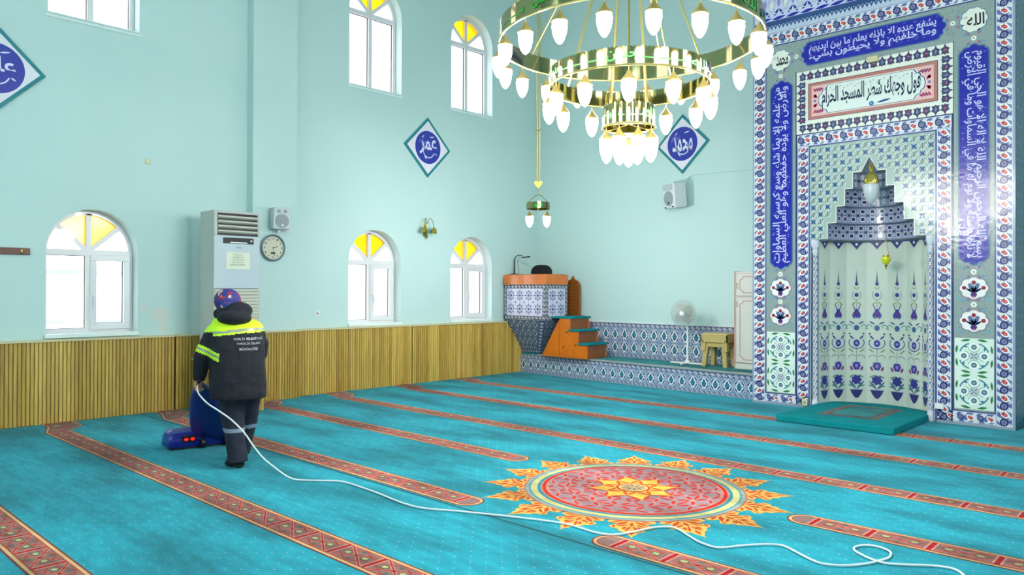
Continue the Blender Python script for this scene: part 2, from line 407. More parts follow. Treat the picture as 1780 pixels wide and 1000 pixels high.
def window(idx, a, b, z0, zs, sash):
    a0, b0 = a+.004, b-.004
    yc, r = (a+b)/2, (b0-a0)/2; root = thing('window_%d' % idx, (WX-.2, yc, z0), kind='structure')
    fn = lambda u, v, w: (w, u, v)
    fr = MB(); t = .055; x0, x1 = FX, FX-.07
    def bar(u0, u1, v0, v1, m=fr, xa=None, xb=None): m.box(xb or x1, xa or x0, u0, u1, v0, v1)
    bar(a0, b0, z0+.015, z0+.07); bar(a0, a0+t, z0+.07, zs); bar(b0-t, b0, z0+.07, zs)
    pts_o = arch(yc, r, zs, 20); pts_i = arch(yc, r-t, zs, 20)
    for i in range(20):
        fr.prism([pts_o[i], pts_o[i+1], pts_i[i+1], pts_i[i]], fn, x1, x0)
    tz0, tz1 = zs-.045, zs+.03
    bar(a0+t, b0-t, tz0, tz1)                               # transom
    bar(yc-.03, yc+.03, tz1, zs+r-t*.7)                      # radial bars
    ang = math.radians(42)
    for sg in (1, -1):
        c, s_ = math.cos(ang)*sg, math.sin(ang); nx, ny = -s_*.028, c*.028; L_ = r-t*.8
        fr.prism([(yc-nx, tz1-.02-ny), (yc+nx, tz1-.02+ny), (yc+c*L_+nx, zs+s_*L_+ny), (yc+c*L_-nx, zs+s_*L_-ny)], fn, x1+.004, x0-.004)
    bar(yc-.035, yc+.035, z0+.07, tz0)                       # mullion
    fr.build('window_frame', M_pvc, root)
    # rubber seals
    se = MB()
    def seal(u0, u1, v0, v1):
        k = .006; xa, xb = FX-.03, FX-.045
        for q in ((u0, u1, v0, v0+k), (u0, u1, v1-k, v1), (u0, u0+k, v0, v1), (u1-k, u1, v0, v1)): se.box(xb, xa, *q)
    seal(a0+t, yc-.035, z0+.07, tz0)
    if not sash: seal(yc+.035, b0-t, z0+.07, tz0)
    else: seal(yc+.09, b0-t-.055, z0+.125, tz0-.055)
    se.build('seal', M_seal, root)
    if sash:
        sm = MB(); u0, u1, v0, v1 = yc+.012, b0-.035, z0+.05, tz0+.015; k = .075; xa, xb = FX+.022, FX-.05
        for q in ((u0, u1, v0, v0+k), (u0, u1, v1-k, v1), (u0, u0+k, v0+k, v1-k), (u1-k, u1, v0+k, v1-k)): sm.box(xb, xa, *q)
        so = sm.build('sash', M_pvc, root, bevel=.006)
        h = MB(); hy = u0+.035; hz = (v0+v1)/2-.05
        h.box(FX+.022, FX+.034, hy-.014, hy+.014, hz-.035, hz+.035); h.tube([(FX+.034, hy, hz), (FX+.065, hy, hz), (FX+.07, hy+.005, hz-.03), (FX+.07, hy+.01, hz-.13)], .009, 8)
        h.build('handle', M_white_pl, root, smooth=True)
        hg = MB()
        for zz in (v0+.1, v1-.12): hg.tube([(FX+.012, b0-.02, zz-.03), (FX+.012, b0-.02, zz+.04)], .011, 8)
        hg.build('hinge', M_white_pl, root, smooth=True)
    # panes
    gx = FX-.04
    p = MB(); p.box(gx-.004, gx, a0+t*.5, b0-t*.5, z0+.06, tz0+.01)
    def wedge(m, d0, d1):
        pts = [(yc, tz1-.01)]+[(yc+(r-t*.6)*math.cos(math.radians(q)), zs+(r-t*.6)*math.sin(math.radians(q))) for q in [d0+(d1-d0)*i/6 for i in range(7)]]
        m.prism(pts, fn, gx-.004, gx)
    wedge(p, 3, 42); wedge(p, 138, 177); p.build('glass_pane', M_glass, root)
    am = MB(); wedge(am, 42, 90); wedge(am, 90, 138); o = am.build('amber_pane', M_amber, root); o['label'] = 'amber stained glass fan panes'
    si = MB(); si.box(FX, WX+.035, a-.01 if sash else a0, b+.01 if sash else b0, z0-.03 if sash else z0-.001, z0+.016)
    if not sash: si.box(WX, WX+.012, a-.02, b+.02, z0-.04, z0)
    si.build('sill', M_reveal, root, bevel=.004)
for i, (a, b) in enumerate(LOW): window(i+1, a, b, ZL0, ZLS, True)
for i, (a, b) in enumerate(LOW): window(i+4, a, b, ZU0, ZUS, False)

# daylit railing outside the nearest low window
M_rail = mat('painted_white_steel', '#E4E4EA', .5)
r = thing('railing', (-10.95, 3.2, .2), 'pale steel railing outside the low window nearest the woman', 'railing')
m_ = MB()
for y in [1.9+.27*i for i in range(15)]: m_.box(-10.962, -10.95, y, y+.010, .2, 1.78)
m_.build('bars', M_rail, r)
m_ = MB(); m_.box(-10.97, -10.94, 1.85, 5.8, 1.12, 1.17); m_.box(-10.97, -10.94, 1.85, 5.8, 1.76, 1.82); m_.build('rail', M_rail, r)
mb = MB(); mb.box(-30, WX-.36, -12, 24, -.5, -.3); tag(mb.build('ground_outside', mat('pale_paving', '#C8CACB', .8)), kind='structure')

# ------------------------------------------------------------------ slatted oak wainscot
def panel(y0, y1, x, ztop=.955, z0=.0, name='wainscot_panel', label=None):
    root = thing(name, (x, (y0+y1)/2, 0), label, 'panel', 'slatted oak panels along the window wall')
    mb = MB(); p = .042; n = max(1, round((y1-y0)/p)); p = (y1-y0)/n; tone = .5
    for i in range(n):
        tone = min(1, max(0, tone*.55+random.random()*.5)); c = mix(lin('#9C7626'), lin('#CDAF58'), tone)
        if random.random() < .12: c = mix(c, lin('#7A4F12'), .4)
        a = y0+i*p
        prof = [(a+.002, 0), (a+.006, .009), (a+p*.5, .013), (a+p-.006, .009), (a+p-.002, 0)]
        rings = [[(x+d, y, z) for y, d in prof] for z in (z0, ztop-.001)]
        mb.loft(rings, 0, c, cap=False, closed=False)
    mb.add([(x, y0, z0), (x, y1, z0), (x, y1, ztop), (x, y0, ztop)], [(0, 1, 2, 3)], 0, lin('#4A3210'))
    mb.build('slats', M_slat, root, smooth=True)
    b = MB(); bx0 = -9.928 if x > -9.9 else WX+.002; b.box(bx0, x-.001, y0, y1, z0, ztop); b.build('backing', M_slat_dk, root)
    c = MB(); c.box(bx0, x+.028, y0, y1, ztop, ztop+.022); c.build('coping', M_cop, root)
    return root
M_slat_dk = mat('dark_oak', '#4A3210', .6)
panel(-3.19, -.6, -10.02, label='slatted oak panel left of the frame below the coat hook rail')
panel(-.59, 4.175, -10.02, label='wide slatted oak wall panel under the large left window')
panel(4.19, 5.2, -10.02, label='narrow slatted oak wall panel just left of the air conditioner')
panel(5.205, 5.932, -9.87, ztop=.965, label='narrow slatted oak panel on the pier below the clock')
panel(5.945, 8.105, -9.985, ztop=.965, label='slatted oak wall panel under the middle low window and socket')
# last panel follows the sloping pulpit base
panel(8.12, 10.40, -9.985, ztop=.965, label='slatted oak wall panel under the window beside the pulpit')
def taper():
    root = thing('wainscot_panel', (-9.985, 10.6, 0), 'tapering end of the oak slats against the tiled pulpit base', 'panel', 'slatted oak panels along the window wall')
    mb = MB(); n = 11; p = .5/n
    for i in range(n):
        a = 10.40+i*p; zt = .965*(1-(i)/(n)*.62)
        c = mix(lin('#9C7626'), lin('#CDAF58'), random.random())
        prof = [(a+.002, 0), (a+.006, .009), (a+p*.5, .013), (a+p-.006, .009), (a+p-.002, 0)]
        mb.loft([[(-9.985+d, y, z) for y, d in prof] for z in (0, zt)], 0, c, cap=False, closed=False)
        mb.add([(-9.985, a, 0), (-9.985, a+p, 0), (-9.985, a+p, zt), (-9.985, a, zt)], [(0, 1, 2, 3)], 0, lin('#4A3210'))
    mb.build('slats', M_slat, root, smooth=True)
taper()

# ------------------------------------------------------------------ carpet
carpet = thing('carpet', (-3.3, 4, 0), 'wall to wall teal prayer carpet with red patterned row borders', 'carpet')
def quilt():
    out = [(-9.984, BACK_Y+.01), (RIGHT_X-.01, BACK_Y+.01), (RIGHT_X-.01, 11.38), (-1.755, 11.38), (-1.755, 10.195), (-4.94, 10.195), (-4.96, 10.415), (-9.984, 10.785), (-9.984, 5.94), (-9.925, 5.94), (-9.925, 5.18), (-9.984, 5.18)]
    mb = MB(); mb.prism(out, lambda u, v, w: (u, v, w), -.018, 0); mb.build('pile', M_carpet, carpet)
quilt()
FL = lambda u, v, w: (u, v, .0012+w)
RED, CREAM, DKR, TAUPE, OLIVE, PINK = '#C04430', '#DDB480', '#84362C', '#93706A', '#C2BC7C', '#E09A8A'
def stripe(x0, x1, yc, seed=0, round0=False, round1=False, wallend=False):
    W = .255; h = W/2; a = Art(FL, .0005)
    def cap(xe, sg, hh, col, lay):      # half-round end
        a.poly([(xe+sg*hh*math.sin(PI*i/12), yc-hh*math.cos(PI*i/12)) for i in range(13)], col, lay)
    for hh, col, lay in ((h, DKR, 0), (h-.012, CREAM, 1), (h-.032, RED, 2), (h-.040, TAUPE, 3)):
        a.rect(x0, yc-hh, x1, yc+hh, col, lay)
        if round0: cap(x0, -1, hh, col, lay)
        if round1: cap(x1, 1, hh, col, lay)
    k = h-.042; P = .36; n = int((x1-x0)/P)+1
    start = x1 if round1 else x0; sg = -1 if round1 else 1
    for i in range(n):
        xc = start+sg*(P*i+.06)
        if not (x0-.01 <= xc and xc <= x1+.01): continue
        a.line([(xc, yc-k), (xc, yc+k)], .052, PINK, 4); a.line([(xc, yc-k), (xc, yc+k)], .03, '#B3121A', 5)
        if x0 <= xc+sg*P <= x1:
            xa, xb = sorted((xc+sg*.035, xc+sg*(P-.035))); xm = (xa+xb)/2
            for s in (1, -1):
                a.line([(xa, yc-s*k), (xb, yc+s*k)], .020, PINK, 4); a.line([(xa, yc-s*k), (xb, yc+s*k)], .011, '#C4261C', 5)
                a.line([(xa, yc+s*k*.2), (xm, yc+s*k)], .010, RED, 4); a.line([(xb, yc+s*k*.2), (xm, yc+s*k)], .010, RED, 4)
            for xo in (xm-.085, xm+.085):
                a.disc(xo, yc, .036, '#5E6B63', 6, 6, .026); a.disc(xo, yc, .026, OLIVE, 7, 6, .018)
            for yo in (k*.72, -k*.72): a.disc(xm, yc+yo, .022, '#6C6660', 6, 4, .02)
    if wallend:
        # the border turns along the wall at its left end
        for o, col, lay in ((0, DKR, 0), (.012, CREAM, 1), (.032, RED, 2), (.040, TAUPE, 3)):
            a.poly([(x0+.02, yc-h+o), (x0+.02, yc+h-o), (x0-.26, yc+h+.22-o), (x0-.62, yc+h+.22-o), (x0-.62, yc-h+.12+o), (x0-.36, yc-h+.12+o)], col, lay)
        a.disc(x0-.36, yc+.10, .06, '#6E5A40', 5, 8); a.disc(x0-.36, yc+.10, .04, OLIVE, 6, 8)
        for s in (.12, -.2): a.line([(x0-.36+s-.1, yc+.0), (x0-.36+s+.12, yc+.2)], .02, RED, 5); a.line([(x0-.36+s-.1, yc+.2), (x0-.36+s+.12, yc+.0)], .02, RED, 5)
    return a
rows = [(1.335, -8.9, 3.3), (2.64, -9.4, 3.3), (3.90, -9.4, None), (5.205, -9.4, None), (6.385, -9.4, 3.3), (7.70, -9.4, 3.3), (9.03, -9.4, 3.3), (.05, -8.9, 3.3)]
for yc, x0, x1 in rows:
    if x1: stripe(x0, x1, yc, wallend=True).build('row_border', M_carpet_art, carpet)
    else:
        xe = -4.14 if yc < 4.5 else -4.86
        stripe(x0, xe, yc, round1=True, wallend=True).build('row_border', M_carpet_art, carpet)
        xs = -2.82 if yc < 4.5 else -2.12
        stripe(xs, 3.3, yc, round0=True).build('row_border', M_carpet_art, carpet)
def medallion():
    a = Art(FL, .0005); cx, cy = -3.45, 5.06
    YEL, ORG = '#F2B65A', '#D04A1C'
    def P(r, th): return (cx+r*math.cos(th), cy+r*math.sin(th))
    for k in range(16):     # sixteen palmettes
        th = 2*PI*(k+.5)/16
        def Q(r, t): return (cx+r*math.cos(th)-t*math.sin(th), cy+r*math.sin(th)+t*math.cos(th))
        half = [(.84, .15), (.90, .165), (.93, .10), (.955, .115), (.985, .155), (1.03, .135), (1.05, .09), (1.09, .085), (1.12, .045), (1.16, .03), (1.185, .01), (1.235, .0)]
        a.poly([Q(r, t) for r, t in half]+[Q(r, -t) for r, t in half[::-1][1:]], YEL, 1)
        for t in (-1, 1):
            for (r0, t0, r1, t1, wd) in ((.88, .02, .97, .11, .035), (.95, .02, 1.0, .10, .022), (1.0, .04, 1.06, .06, .026), (.99, .008, 1.1, .045, .022), (.875, .06, .90, .14, .024), (.97, .12, 1.02, .12, .022)):
                a.leaf(*Q(r0, t0*t), *Q(r1, t1*t), wd, ORG, 3)
        a.leaf(*Q(.90, 0), *Q(.99, 0), .03, ORG, 3); a.leaf(*Q(1.07, 0), *Q(1.17, 0), .026, ORG, 3)
    a.disc(cx, cy, .87, '#C96A5A', 4, 64); a.disc(cx, cy, .858, '#93A9A4', 5, 64); a.disc(cx, cy, .83, '#5E98A0', 6, 64)
    a.disc(cx, cy, .815, '#D3CE8C', 7, 64); a.disc(cx, cy, .765, '#3F8C9A', 8, 64); a.disc(cx, cy, .735, '#E08A70', 9, 64)
    a.disc(cx, cy, .725, '#C8281A', 10, 64); a.disc(cx, cy, .695, '#E08A70', 11, 64); a.disc(cx, cy, .685, '#A0828A', 12, 64)
    nodes = []
    for q, (r, off) in enumerate(((.33, 0), (.43, .5), (.53, 0), (.62, .5))): nodes.append([P(r, 2*PI*(k+off)/16) for k in range(16)])
    def edge(p, q_, wd=.036):
        a.line([p, q_], .009, '#F0A8A0', 14); d = .14
        a.leaf(p[0]+(q_[0]-p[0])*d, p[1]+(q_[1]-p[1])*d, q_[0]-(q_[0]-p[0])*d, q_[1]-(q_[1]-p[1])*d, wd+.01, '#F0A8A0', 13)
        a.leaf(p[0]+(q_[0]-p[0])*d, p[1]+(q_[1]-p[1])*d, q_[0]-(q_[0]-p[0])*d, q_[1]-(q_[1]-p[1])*d, wd, '#C93224', 15)
    for q in range(len(nodes)):
        for k in range(16):
            if q % 2 == 0: edge(nodes[q][k], nodes[q][(k+1) % 16], .030)
            if q+1 == len(nodes): edge(nodes[q][k], P(.685, 2*PI*(k+0)/16), .03); edge(nodes[q][k], P(.685, 2*PI*(k+1)/16), .03)
            if q+1 < len(nodes):
                o = (k, (k-1) % 16) if q % 2 == 0 else (k, (k+1) % 16)
                for j in o: edge(nodes[q][k], nodes[q+1][j])
    star = []
    for k in range(16): star.append(P(.37 if k % 2 == 0 else .24, 2*PI*k/16))
    a.poly(star, '#E9B24C', 16)
    for k in range(8):
        th = 2*PI*k/8; a.leaf(*P(.13, th), *P(.24, th+PI/8), .03, '#D2501E', 17); a.leaf(*P(.13, th), *P(.24, th-PI/8), .03, '#D2501E', 17)
        a.leaf(*P(.24, th+PI/8), *P(.36, th), .022, '#C8401C', 17); a.leaf(*P(.24, th-PI/8), *P(.36, th), .022, '#C8401C', 17)
    a.disc(cx, cy, .135, '#C83A1C', 18, 24); a.disc(cx, cy, .115, '#E9C070', 19, 24); a.disc(cx, cy, .10, '#B49A72', 20, 24)
    for k in range(8): a.leaf(*P(.02, 2*PI*k/8), *P(.09, 2*PI*k/8), .018, '#7A5A48', 21)
    o = a.build('medallion', M_carpet_art, carpet); o['label'] = 'round red and yellow sunburst medallion woven in the carpet'
medallion()
a = Art(FL); a.line([(-9.9, 3.735), (-5.4, 3.745), (-2.34, 3.745), (3.3, 3.745)], .016, '#0A4C56', 1)
a.build('seam', mat('seam_line', '#07454E', .9), carpet)  # dark line of the carpet's own seam

# ------------------------------------------------------------------ tile pattern pieces
NAVY, COB, SLATE, TW, TEAL = '#1E2350', '#1A1CA0', '#5A66A2', '#D9DEE6', '#2A6A8C'
def rosette(a, u, v, r, lay=2):
    a.scallop(u, v, r, 10, '#20264C', lay, .14); a.disc(u, v, r*.66, '#7A7AA6', lay+1, 12); a.disc(u, v, r*.28, '#5A5C92', lay+2, 8)
def tulip(a, u, v, r, lay=2, ang=.6):
    c, s = math.cos(ang), math.sin(ang)
    def R(x, y): return (u+(x*c-y*s)*r, v+(x*s+y*c)*r)
    a.poly([R(x, y) for x, y in ((-1.5, 0), (-.9, .75), (0, .9), (.95, .7), (1.5, 0), (.95, -.7), (0, -.9), (-.9, -.75))], '#EEF0F0', lay)
    a.poly([R(x, y) for x, y in ((-1, 0), (-.6, .5), (.2, .5), (1.0, .75), (.55, .28), (1.15, 0), (.55, -.28), (1.0, -.75), (.2, -.5), (-.6, -.5))], '#B8323A', lay+1)
    a.leaf(*R(-.7, 0), *R(.3, 0), .35*r, '#E08A80', lay+2)
def border(a, s0, s1, t0, t1, vert, per=.185, flip=False):
    """floral border strip: s along, t across"""
    T0 = a.T
    a.T = (lambda s, t: (t, s)) if vert else (lambda s, t: (s, t))
    W = t1-t0; tm = (t0+t1)/2
    a.rect(s0, t0, s1, t1, TW, 0)
    a.rect(s0, t0, s1, t0+.007, '#8C98BE', 1); a.rect(s0, t1-.007, s1, t1, '#8C98BE', 1)
    n = max(1, round((s1-s0)/per)); p = (s1-s0)/n
    for i in range(n):
        c = s0+(i+.5)*p; q = -1 if flip else 1
        # slanted slate patch, leaves
        a.poly([(c-p*.36, tm-q*W*.42), (c-p*.02, tm-q*W*.42), (c+p*.42, tm+q*W*.42), (c+p*.12, tm+q*W*.42)], SLATE, 1)
        a.poly([(c-p*.5, tm+q*W*.10), (c-p*.36, tm+q*W*.42), (c-p*.1, tm+q*W*.42)], SLATE, 1)
        a.poly([(c+p*.5, tm-q*W*.10), (c+p*.36, tm-q*W*.42), (c+p*.08, tm-q*W*.42)], '#6E7C9C', 1)
        for (du, dv, eu, ev) in ((-.46, -.36, -.3, -.12), (.46, .36, .3, .14), (-.05, .4, .06, .16), (.04, -.4, -.08, -.2)):
            a.leaf(c+du*p, tm+q*dv*W, c+eu*p, tm+q*ev*W, .018, '#F2F4F4', 2); a.line([(c+du*p, tm+q*dv*W), (c+eu*p, tm+q*ev*W)], .004, '#3E5A56', 3)
        rosette(a, c-p*.24, tm+q*W*.02, min(W*.27, p*.25), 3); tulip(a, c+p*.26, tm-q*W*.0, min(W*.25, p*.2), 3, -.6*q if not vert else .9*q)
    a.T = T0
def swirl_border(a, s0, s1, t0, t1, per=.1):
    a.rect(s0, t0, s1, t1, '#4E5E86', 0); a.rect(s0, t0, s1, t0+.006, '#B9C4D2', 1); a.rect(s0, t1-.006, s1, t1, '#B9C4D2', 1)
    n = max(1, round((s1-s0)/per)); p = (s1-s0)/n; tm = (t0+t1)/2; W = t1-t0
    for i in range(n):
        c = s0+(i+.5)*p; r = min(W*.3, p*.3); a.disc(c, tm, r, '#D5D9E2', 1, 10); a.disc(c, tm, r*.62, '#7A4A78', 2, 8); a.disc(c, tm, r*.3, '#E2E0EA', 3, 6)
        a.leaf(c+p*.22, tm-W*.36, c+p*.5, tm+W*.1, .014, '#B9C4D2', 1); a.leaf(c+p*.6, tm-W*.1, c+p*.8, tm+W*.36, .014, '#B9C4D2', 1)
def ogee(a, u, v, p, h):
    """one almond medallion cell centred at (u,v)"""
    for sg in (1, -1):
        for k in (1, -1):
            a.leaf(u+sg*p*.10, v-k*h*.48, u+sg*p*.44, v-k*h*.02, p*.24, '#E0E6EA', 1, 5); a.leaf(u+sg*p*.12, v-k*h*.44, u+sg*p*.42, v-k*h*.06, p*.135, '#22466E', 2, 5)
    a.poly([(u, v+h*.49), (u+p*.10, v+h*.28), (u+p*.31, v), (u+p*.18, v-h*.30), (u, v-h*.42), (u-p*.18, v-h*.30), (u-p*.31, v), (u-p*.10, v+h*.28)], '#E6EAEC', 3)
    a.poly([(u, v+h*.35), (u+p*.09, v+h*.19), (u+p*.215, v), (u+p*.13, v-h*.22), (u, v-h*.30), (u-p*.13, v-h*.22), (u-p*.215, v), (u-p*.09, v+h*.19)], '#1F4470', 4)
    a.disc(u, v-h*.02, p*.14, '#2E8494', 5, 8, h*.16); a.disc(u, v-h*.02, p*.045, '#1A3A64', 6, 6)
    a.disc(u+p*.5, v, p*.075, '#DDE3E8', 3, 4); a.disc(u+p*.5, v, p*.045, '#6C3A5E', 4, 6)
    a.line([(u+p*.5, v-h*.5), (u+p*.5, v+h*.5)], .006, '#C9D2DA', 2)
def ogee_field(a, s0, s1, t0, t1, per=.205, rows=1):
    a.rect(s0, t0, s1, t1, '#6F86AC', 0); n = max(1, round((s1-s0)/per)); p = (s1-s0)/n; h = (t1-t0)/rows
    for j in range(rows):
        for i in range(n): ogee(a, s0+(i+.5)*p, t0+(j+.5)*h, p, h)
# ------------------------------------------------------------------ raised platform by the qibla wall
PF0, PF1 = Vector((-9.98, 10.79, 0)), Vector((-4.95, 10.42, 0))
pd = (PF1-PF0).normalized(); pn = Vector((pd.y, -pd.x, 0))        # towards the hall
plat = thing('platform', ((PF0+PF1)/2).to_tuple(), 'low tiled platform with teal carpet top along the qibla wall', 'platform')
mb = MB(); mb.add([tuple(PF0), tuple(PF1), (-4.95, QY-.002, 0), (-9.98, QY-.002, 0)]+[(PF0.x, PF0.y, .34), (PF1.x, PF1.y, .34), (-4.95, QY-.002, .34), (-9.98, QY-.002, .34)],
    [(0, 1, 2, 3), (4, 5, 6, 7), (0, 1, 5, 4), (1, 2, 6, 5), (2, 3, 7, 6), (3, 0, 4, 7)]); mb.build('body', M_marble, plat)
L_ = (PF1-PF0).length
a = Art(lambda u, v, w: tuple(PF0+pd*u+pn*(.003+w)+Vector((0, 0, v))))
swirl_border(a, 0, L_, .265, .345, .1); ogee_field(a, 0, L_, .055, .265, .2); swirl_border(a, 0, L_, .0, .055, .09)
a.build('tiles', M_glaze_mat, plat)
mb = MB(); q0 = PF0+pd*.48
mb.add([tuple(q0+pn*.02+Vector((0, 0, .345))), tuple(PF1+pn*.02+Vector((0, 0, .345))), tuple(PF1-pn*.07+Vector((0, 0, .345))), tuple(q0-pn*.07+Vector((0, 0, .345)))]+
       [tuple(q0+pn*.02+Vector((0, 0, .372))), tuple(PF1+pn*.02+Vector((0, 0, .372))), tuple(PF1-pn*.07+Vector((0, 0, .372))), tuple(q0-pn*.07+Vector((0, 0, .372)))],
       [(3, 2, 1, 0), (4, 5, 6, 7), (0, 1, 5, 4), (1, 2, 6, 5), (2, 3, 7, 6), (3, 0, 4, 7)]); mb.build('marble_edge', M_marble, plat)
mb = MB(); mb.add([tuple(PF0-pn*.07+Vector((0, 0, z))) for z in (.34,)]+[tuple(PF1-pn*.07+Vector((0, 0, .34))), (-4.95, QY-.004, .34), (-9.98, QY-.004, .34)]+
       [tuple(PF0-pn*.07+Vector((0, 0, .37))), tuple(PF1-pn*.07+Vector((0, 0, .37))), (-4.95, QY-.004, .37), (-9.98, QY-.004, .37)],
       [(3, 2, 1, 0), (4, 5, 6, 7), (0, 1, 5, 4), (1, 2, 6, 5), (2, 3, 7, 6), (3, 0, 4, 7)]); mb.build('platform_carpet', carpet_mat('platform_teal_carpet', base='#12858C'), plat)
# tiled dado on the wall above it
a = Art(lambda u, v, w: (u, QY-.006-w, v))
swirl_border(a, -8.9, -4.95, .905, .99, .1); ogee_field(a, -8.9, -4.95, .435, .905, .205, 2); swirl_border(a, -8.9, -4.95, .37, .435, .1)
mbd = a.build('dado_tiles', M_glaze_mat, None, org=(-6.9, QY, .37)); tag(mbd, 'blue ogee patterned wall tiles behind the fan and stool', 'tiles')
mb = MB(); mb.box(-8.9, -4.95, QY-.018, QY-.001, .99, 1.005); mb.build('tile_edge', M_white_pl, mbd)

# ------------------------------------------------------------------ mihrab
MX, MY = -3.349, 10.2
MX0, MX1 = -4.93, -1.765
mih = thing('mihrab', (MX, MY, 0), 'tall blue and white tiled prayer niche with calligraphy bands', 'mihrab')
FM = lambda u, v, w: (u, MY-.002-w, v)
STEPS = [(2.27, 2.485, .53), (2.485, 2.70, .415), (2.70, 2.92, .305), (2.92, 3.125, .205)]
HW = .745; MT = 6.1
def body():
    mb = MB(); base = lin('#8E9AA6')
    def q(x0, x1, z0, z1): mb.add([(x0, MY, z0), (x1, MY, z0), (x1, MY, z1), (x0, MY, z1)], [(0, 1, 2, 3)], 0, base)
    for s in (-1, 1):
        def qq(h0, h1, z0, z1): q(min(MX+s*h0, MX+s*h1), max(MX+s*h0, MX+s*h1), z0, z1)
        ho = (MX1-MX0)/2
        q(MX0 if s < 0 else MX+HW, MX-HW if s < 0 else MX1, 0, 2.27)
        for z0, z1, h in STEPS: q(MX0 if s < 0 else MX+h, MX-h if s < 0 else MX1, z0, z1)
        e = MX0 if s < 0 else MX1
        mb.add([(e, MY, 3.125), (MX+s*.10, MY, 3.125), (MX, MY, 3.32), (MX, MY, MT), (e, MY, MT)], [(0, 1, 2, 3, 4)], 0, base)
    # sides, top
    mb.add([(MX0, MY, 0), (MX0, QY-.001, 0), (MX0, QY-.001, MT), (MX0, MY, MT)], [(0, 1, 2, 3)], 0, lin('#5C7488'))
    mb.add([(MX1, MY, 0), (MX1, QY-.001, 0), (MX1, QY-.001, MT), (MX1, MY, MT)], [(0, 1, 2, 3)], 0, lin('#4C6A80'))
    mb.add([(MX0, MY, MT), (MX1, MY, MT), (MX1, QY-.001, MT), (MX0, QY-.001, MT)], [(0, 1, 2, 3)], 0, base)
    mb.build('body', M_glaze_mat, mih)
body()
# right return: dark teal-blue patterned tiles
a = Art(lambda u, v, w: (MX1+.003+w, u, v))
a.rect(MY, 0, QY-.01, MT, '#3F5F78', 0)
for j in range(30):
    for i in range(6):
        u, v = MY+.1+i*.2, .1+j*.2; a.leaf(u-.08, v-.08, u+.08, v+.08, .05, '#2A4668', 1); a.leaf(u-.08, v+.08, u+.08, v-.08, .05, '#2A4668', 1); a.disc(u, v, .028, '#7FA3A8', 2, 8)
a.build('side_tiles', M_glaze_mat, mih)
# outer border
a = Art(FM)
for x0, x1 in ((MX0, -4.915), (-1.785, MX1)): a.rect(x0, 0, x1, MT, '#8E9DB4', 0)
border(a, .03, 5.23, -4.915, -4.738, True); border(a, .03, 5.23, -1.958, -1.785, True, flip=True)
border(a, -4.738, -4.12, .03, .150, False); border(a, -2.578, -1.958, .03, .165, False)
border(a, -4.738, -1.958, 5.01, 5.185, False)
a.build('outer_border', M_glaze, mih)
# crown: lace strip, big arabesque frieze
a = Art(FM); a.rect(-4.9, 5.19, -1.8, 5.36, '#B9C6DA', 1); a.rect(-4.9, 5.285, -1.8, 5.36, '#2C4C80', 2); n = 56
for i in range(n):
    u = -4.9+(i+.5)*3.1/n; a.poly([(u-.026, 5.285), (u, 5.232), (u+.026, 5.285)], '#2C4C80', 2); a.disc(u, 5.285, .010, '#A9B6D6', 3, 6)
a.rect(-4.9, 5.36, -1.8, MT, '#C4CCE8', 1)
for i in range(16):
    u = -4.85+i*.2
    a.leaf(u, 5.375, u+.2, 5.40, .045, '#23239A', 2); a.leaf(u+.03, 5.42, u+.1, 5.52, .035, '#23239A', 2); a.leaf(u+.17, 5.42, u+.1, 5.52, .035, '#3A3A8E', 2)
    for sg in (1, -1):
        pts = [(u+.1+sg*.02, 5.44), (u+.1+sg*.075, 5.47), (u+.1+sg*.085, 5.54), (u+.1+sg*.05, 5.60), (u+.1+sg*.07, 5.68), (u+.1+sg*.02, 5.72)]
        a.line(pts, .022, '#3C4070', 3); a.line(pts, .012, '#E2E8F2', 4)
        a.leaf(u+.1+sg*.03, 5.50, u+.1+sg*.06, 5.42, .02, '#23239A', 3)
    a.leaf(u+.1, 5.53, u+.1, 5.68, .05, '#8E86C8', 3); a.disc(u, 5.56, .035, '#E2E8E8', 3, 8, .06); a.leaf(u-.06, 5.78, u+.06, 5.78, .06, '#23239A', 3)
    a.leaf(u+.04, 5.85, u+.16, 5.85, .06, '#23239A', 3); a.disc(u+.1, 5.95, .04, '#E2E8E8', 3, 8)
a.build('crown_frieze', M_glaze, mih)
# speckled panels with lines
SPK = '#8B9B99'
a = Art(FM)
a.rect(-4.738, .15, -4.30, 5.01, SPK, 0); a.rect(-2.395, .165, -1.958, 5.01, SPK, 0); a.rect(-4.30, 4.57, -2.395, 5.01, SPK, 0)
for x0, x1, zb in ((-4.738, -4.298, .15), (-2.398, -1.958, .165)): a.frame(x0, zb, x1, 5.01 if False else 5.01, .011, '#2B3163', 1)
a.rect(-4.31, 4.575, -2.385, 5.0, SPK, 2)
random.seed(3)
for i in range(1500):
    x0, x1, z0, z1 = random.choice([(-4.72, -4.31, 1.05, 4.99), (-2.38, -1.97, 1.05, 4.99), (-4.3, -2.4, 4.58, 5.0)])
    u, v = random.uniform(x0, x1), random.uniform(z0, z1); a.disc(u, v, .0075, random.choice(['#6C7E7C', '#A3B3AC', '#5E727C', '#97A8A6']), 3, 4)
a.rect(-4.738, 5.0, -1.958, 5.011, '#2B3163', 4)
a.build('speckled_panel', M_glaze, mih)
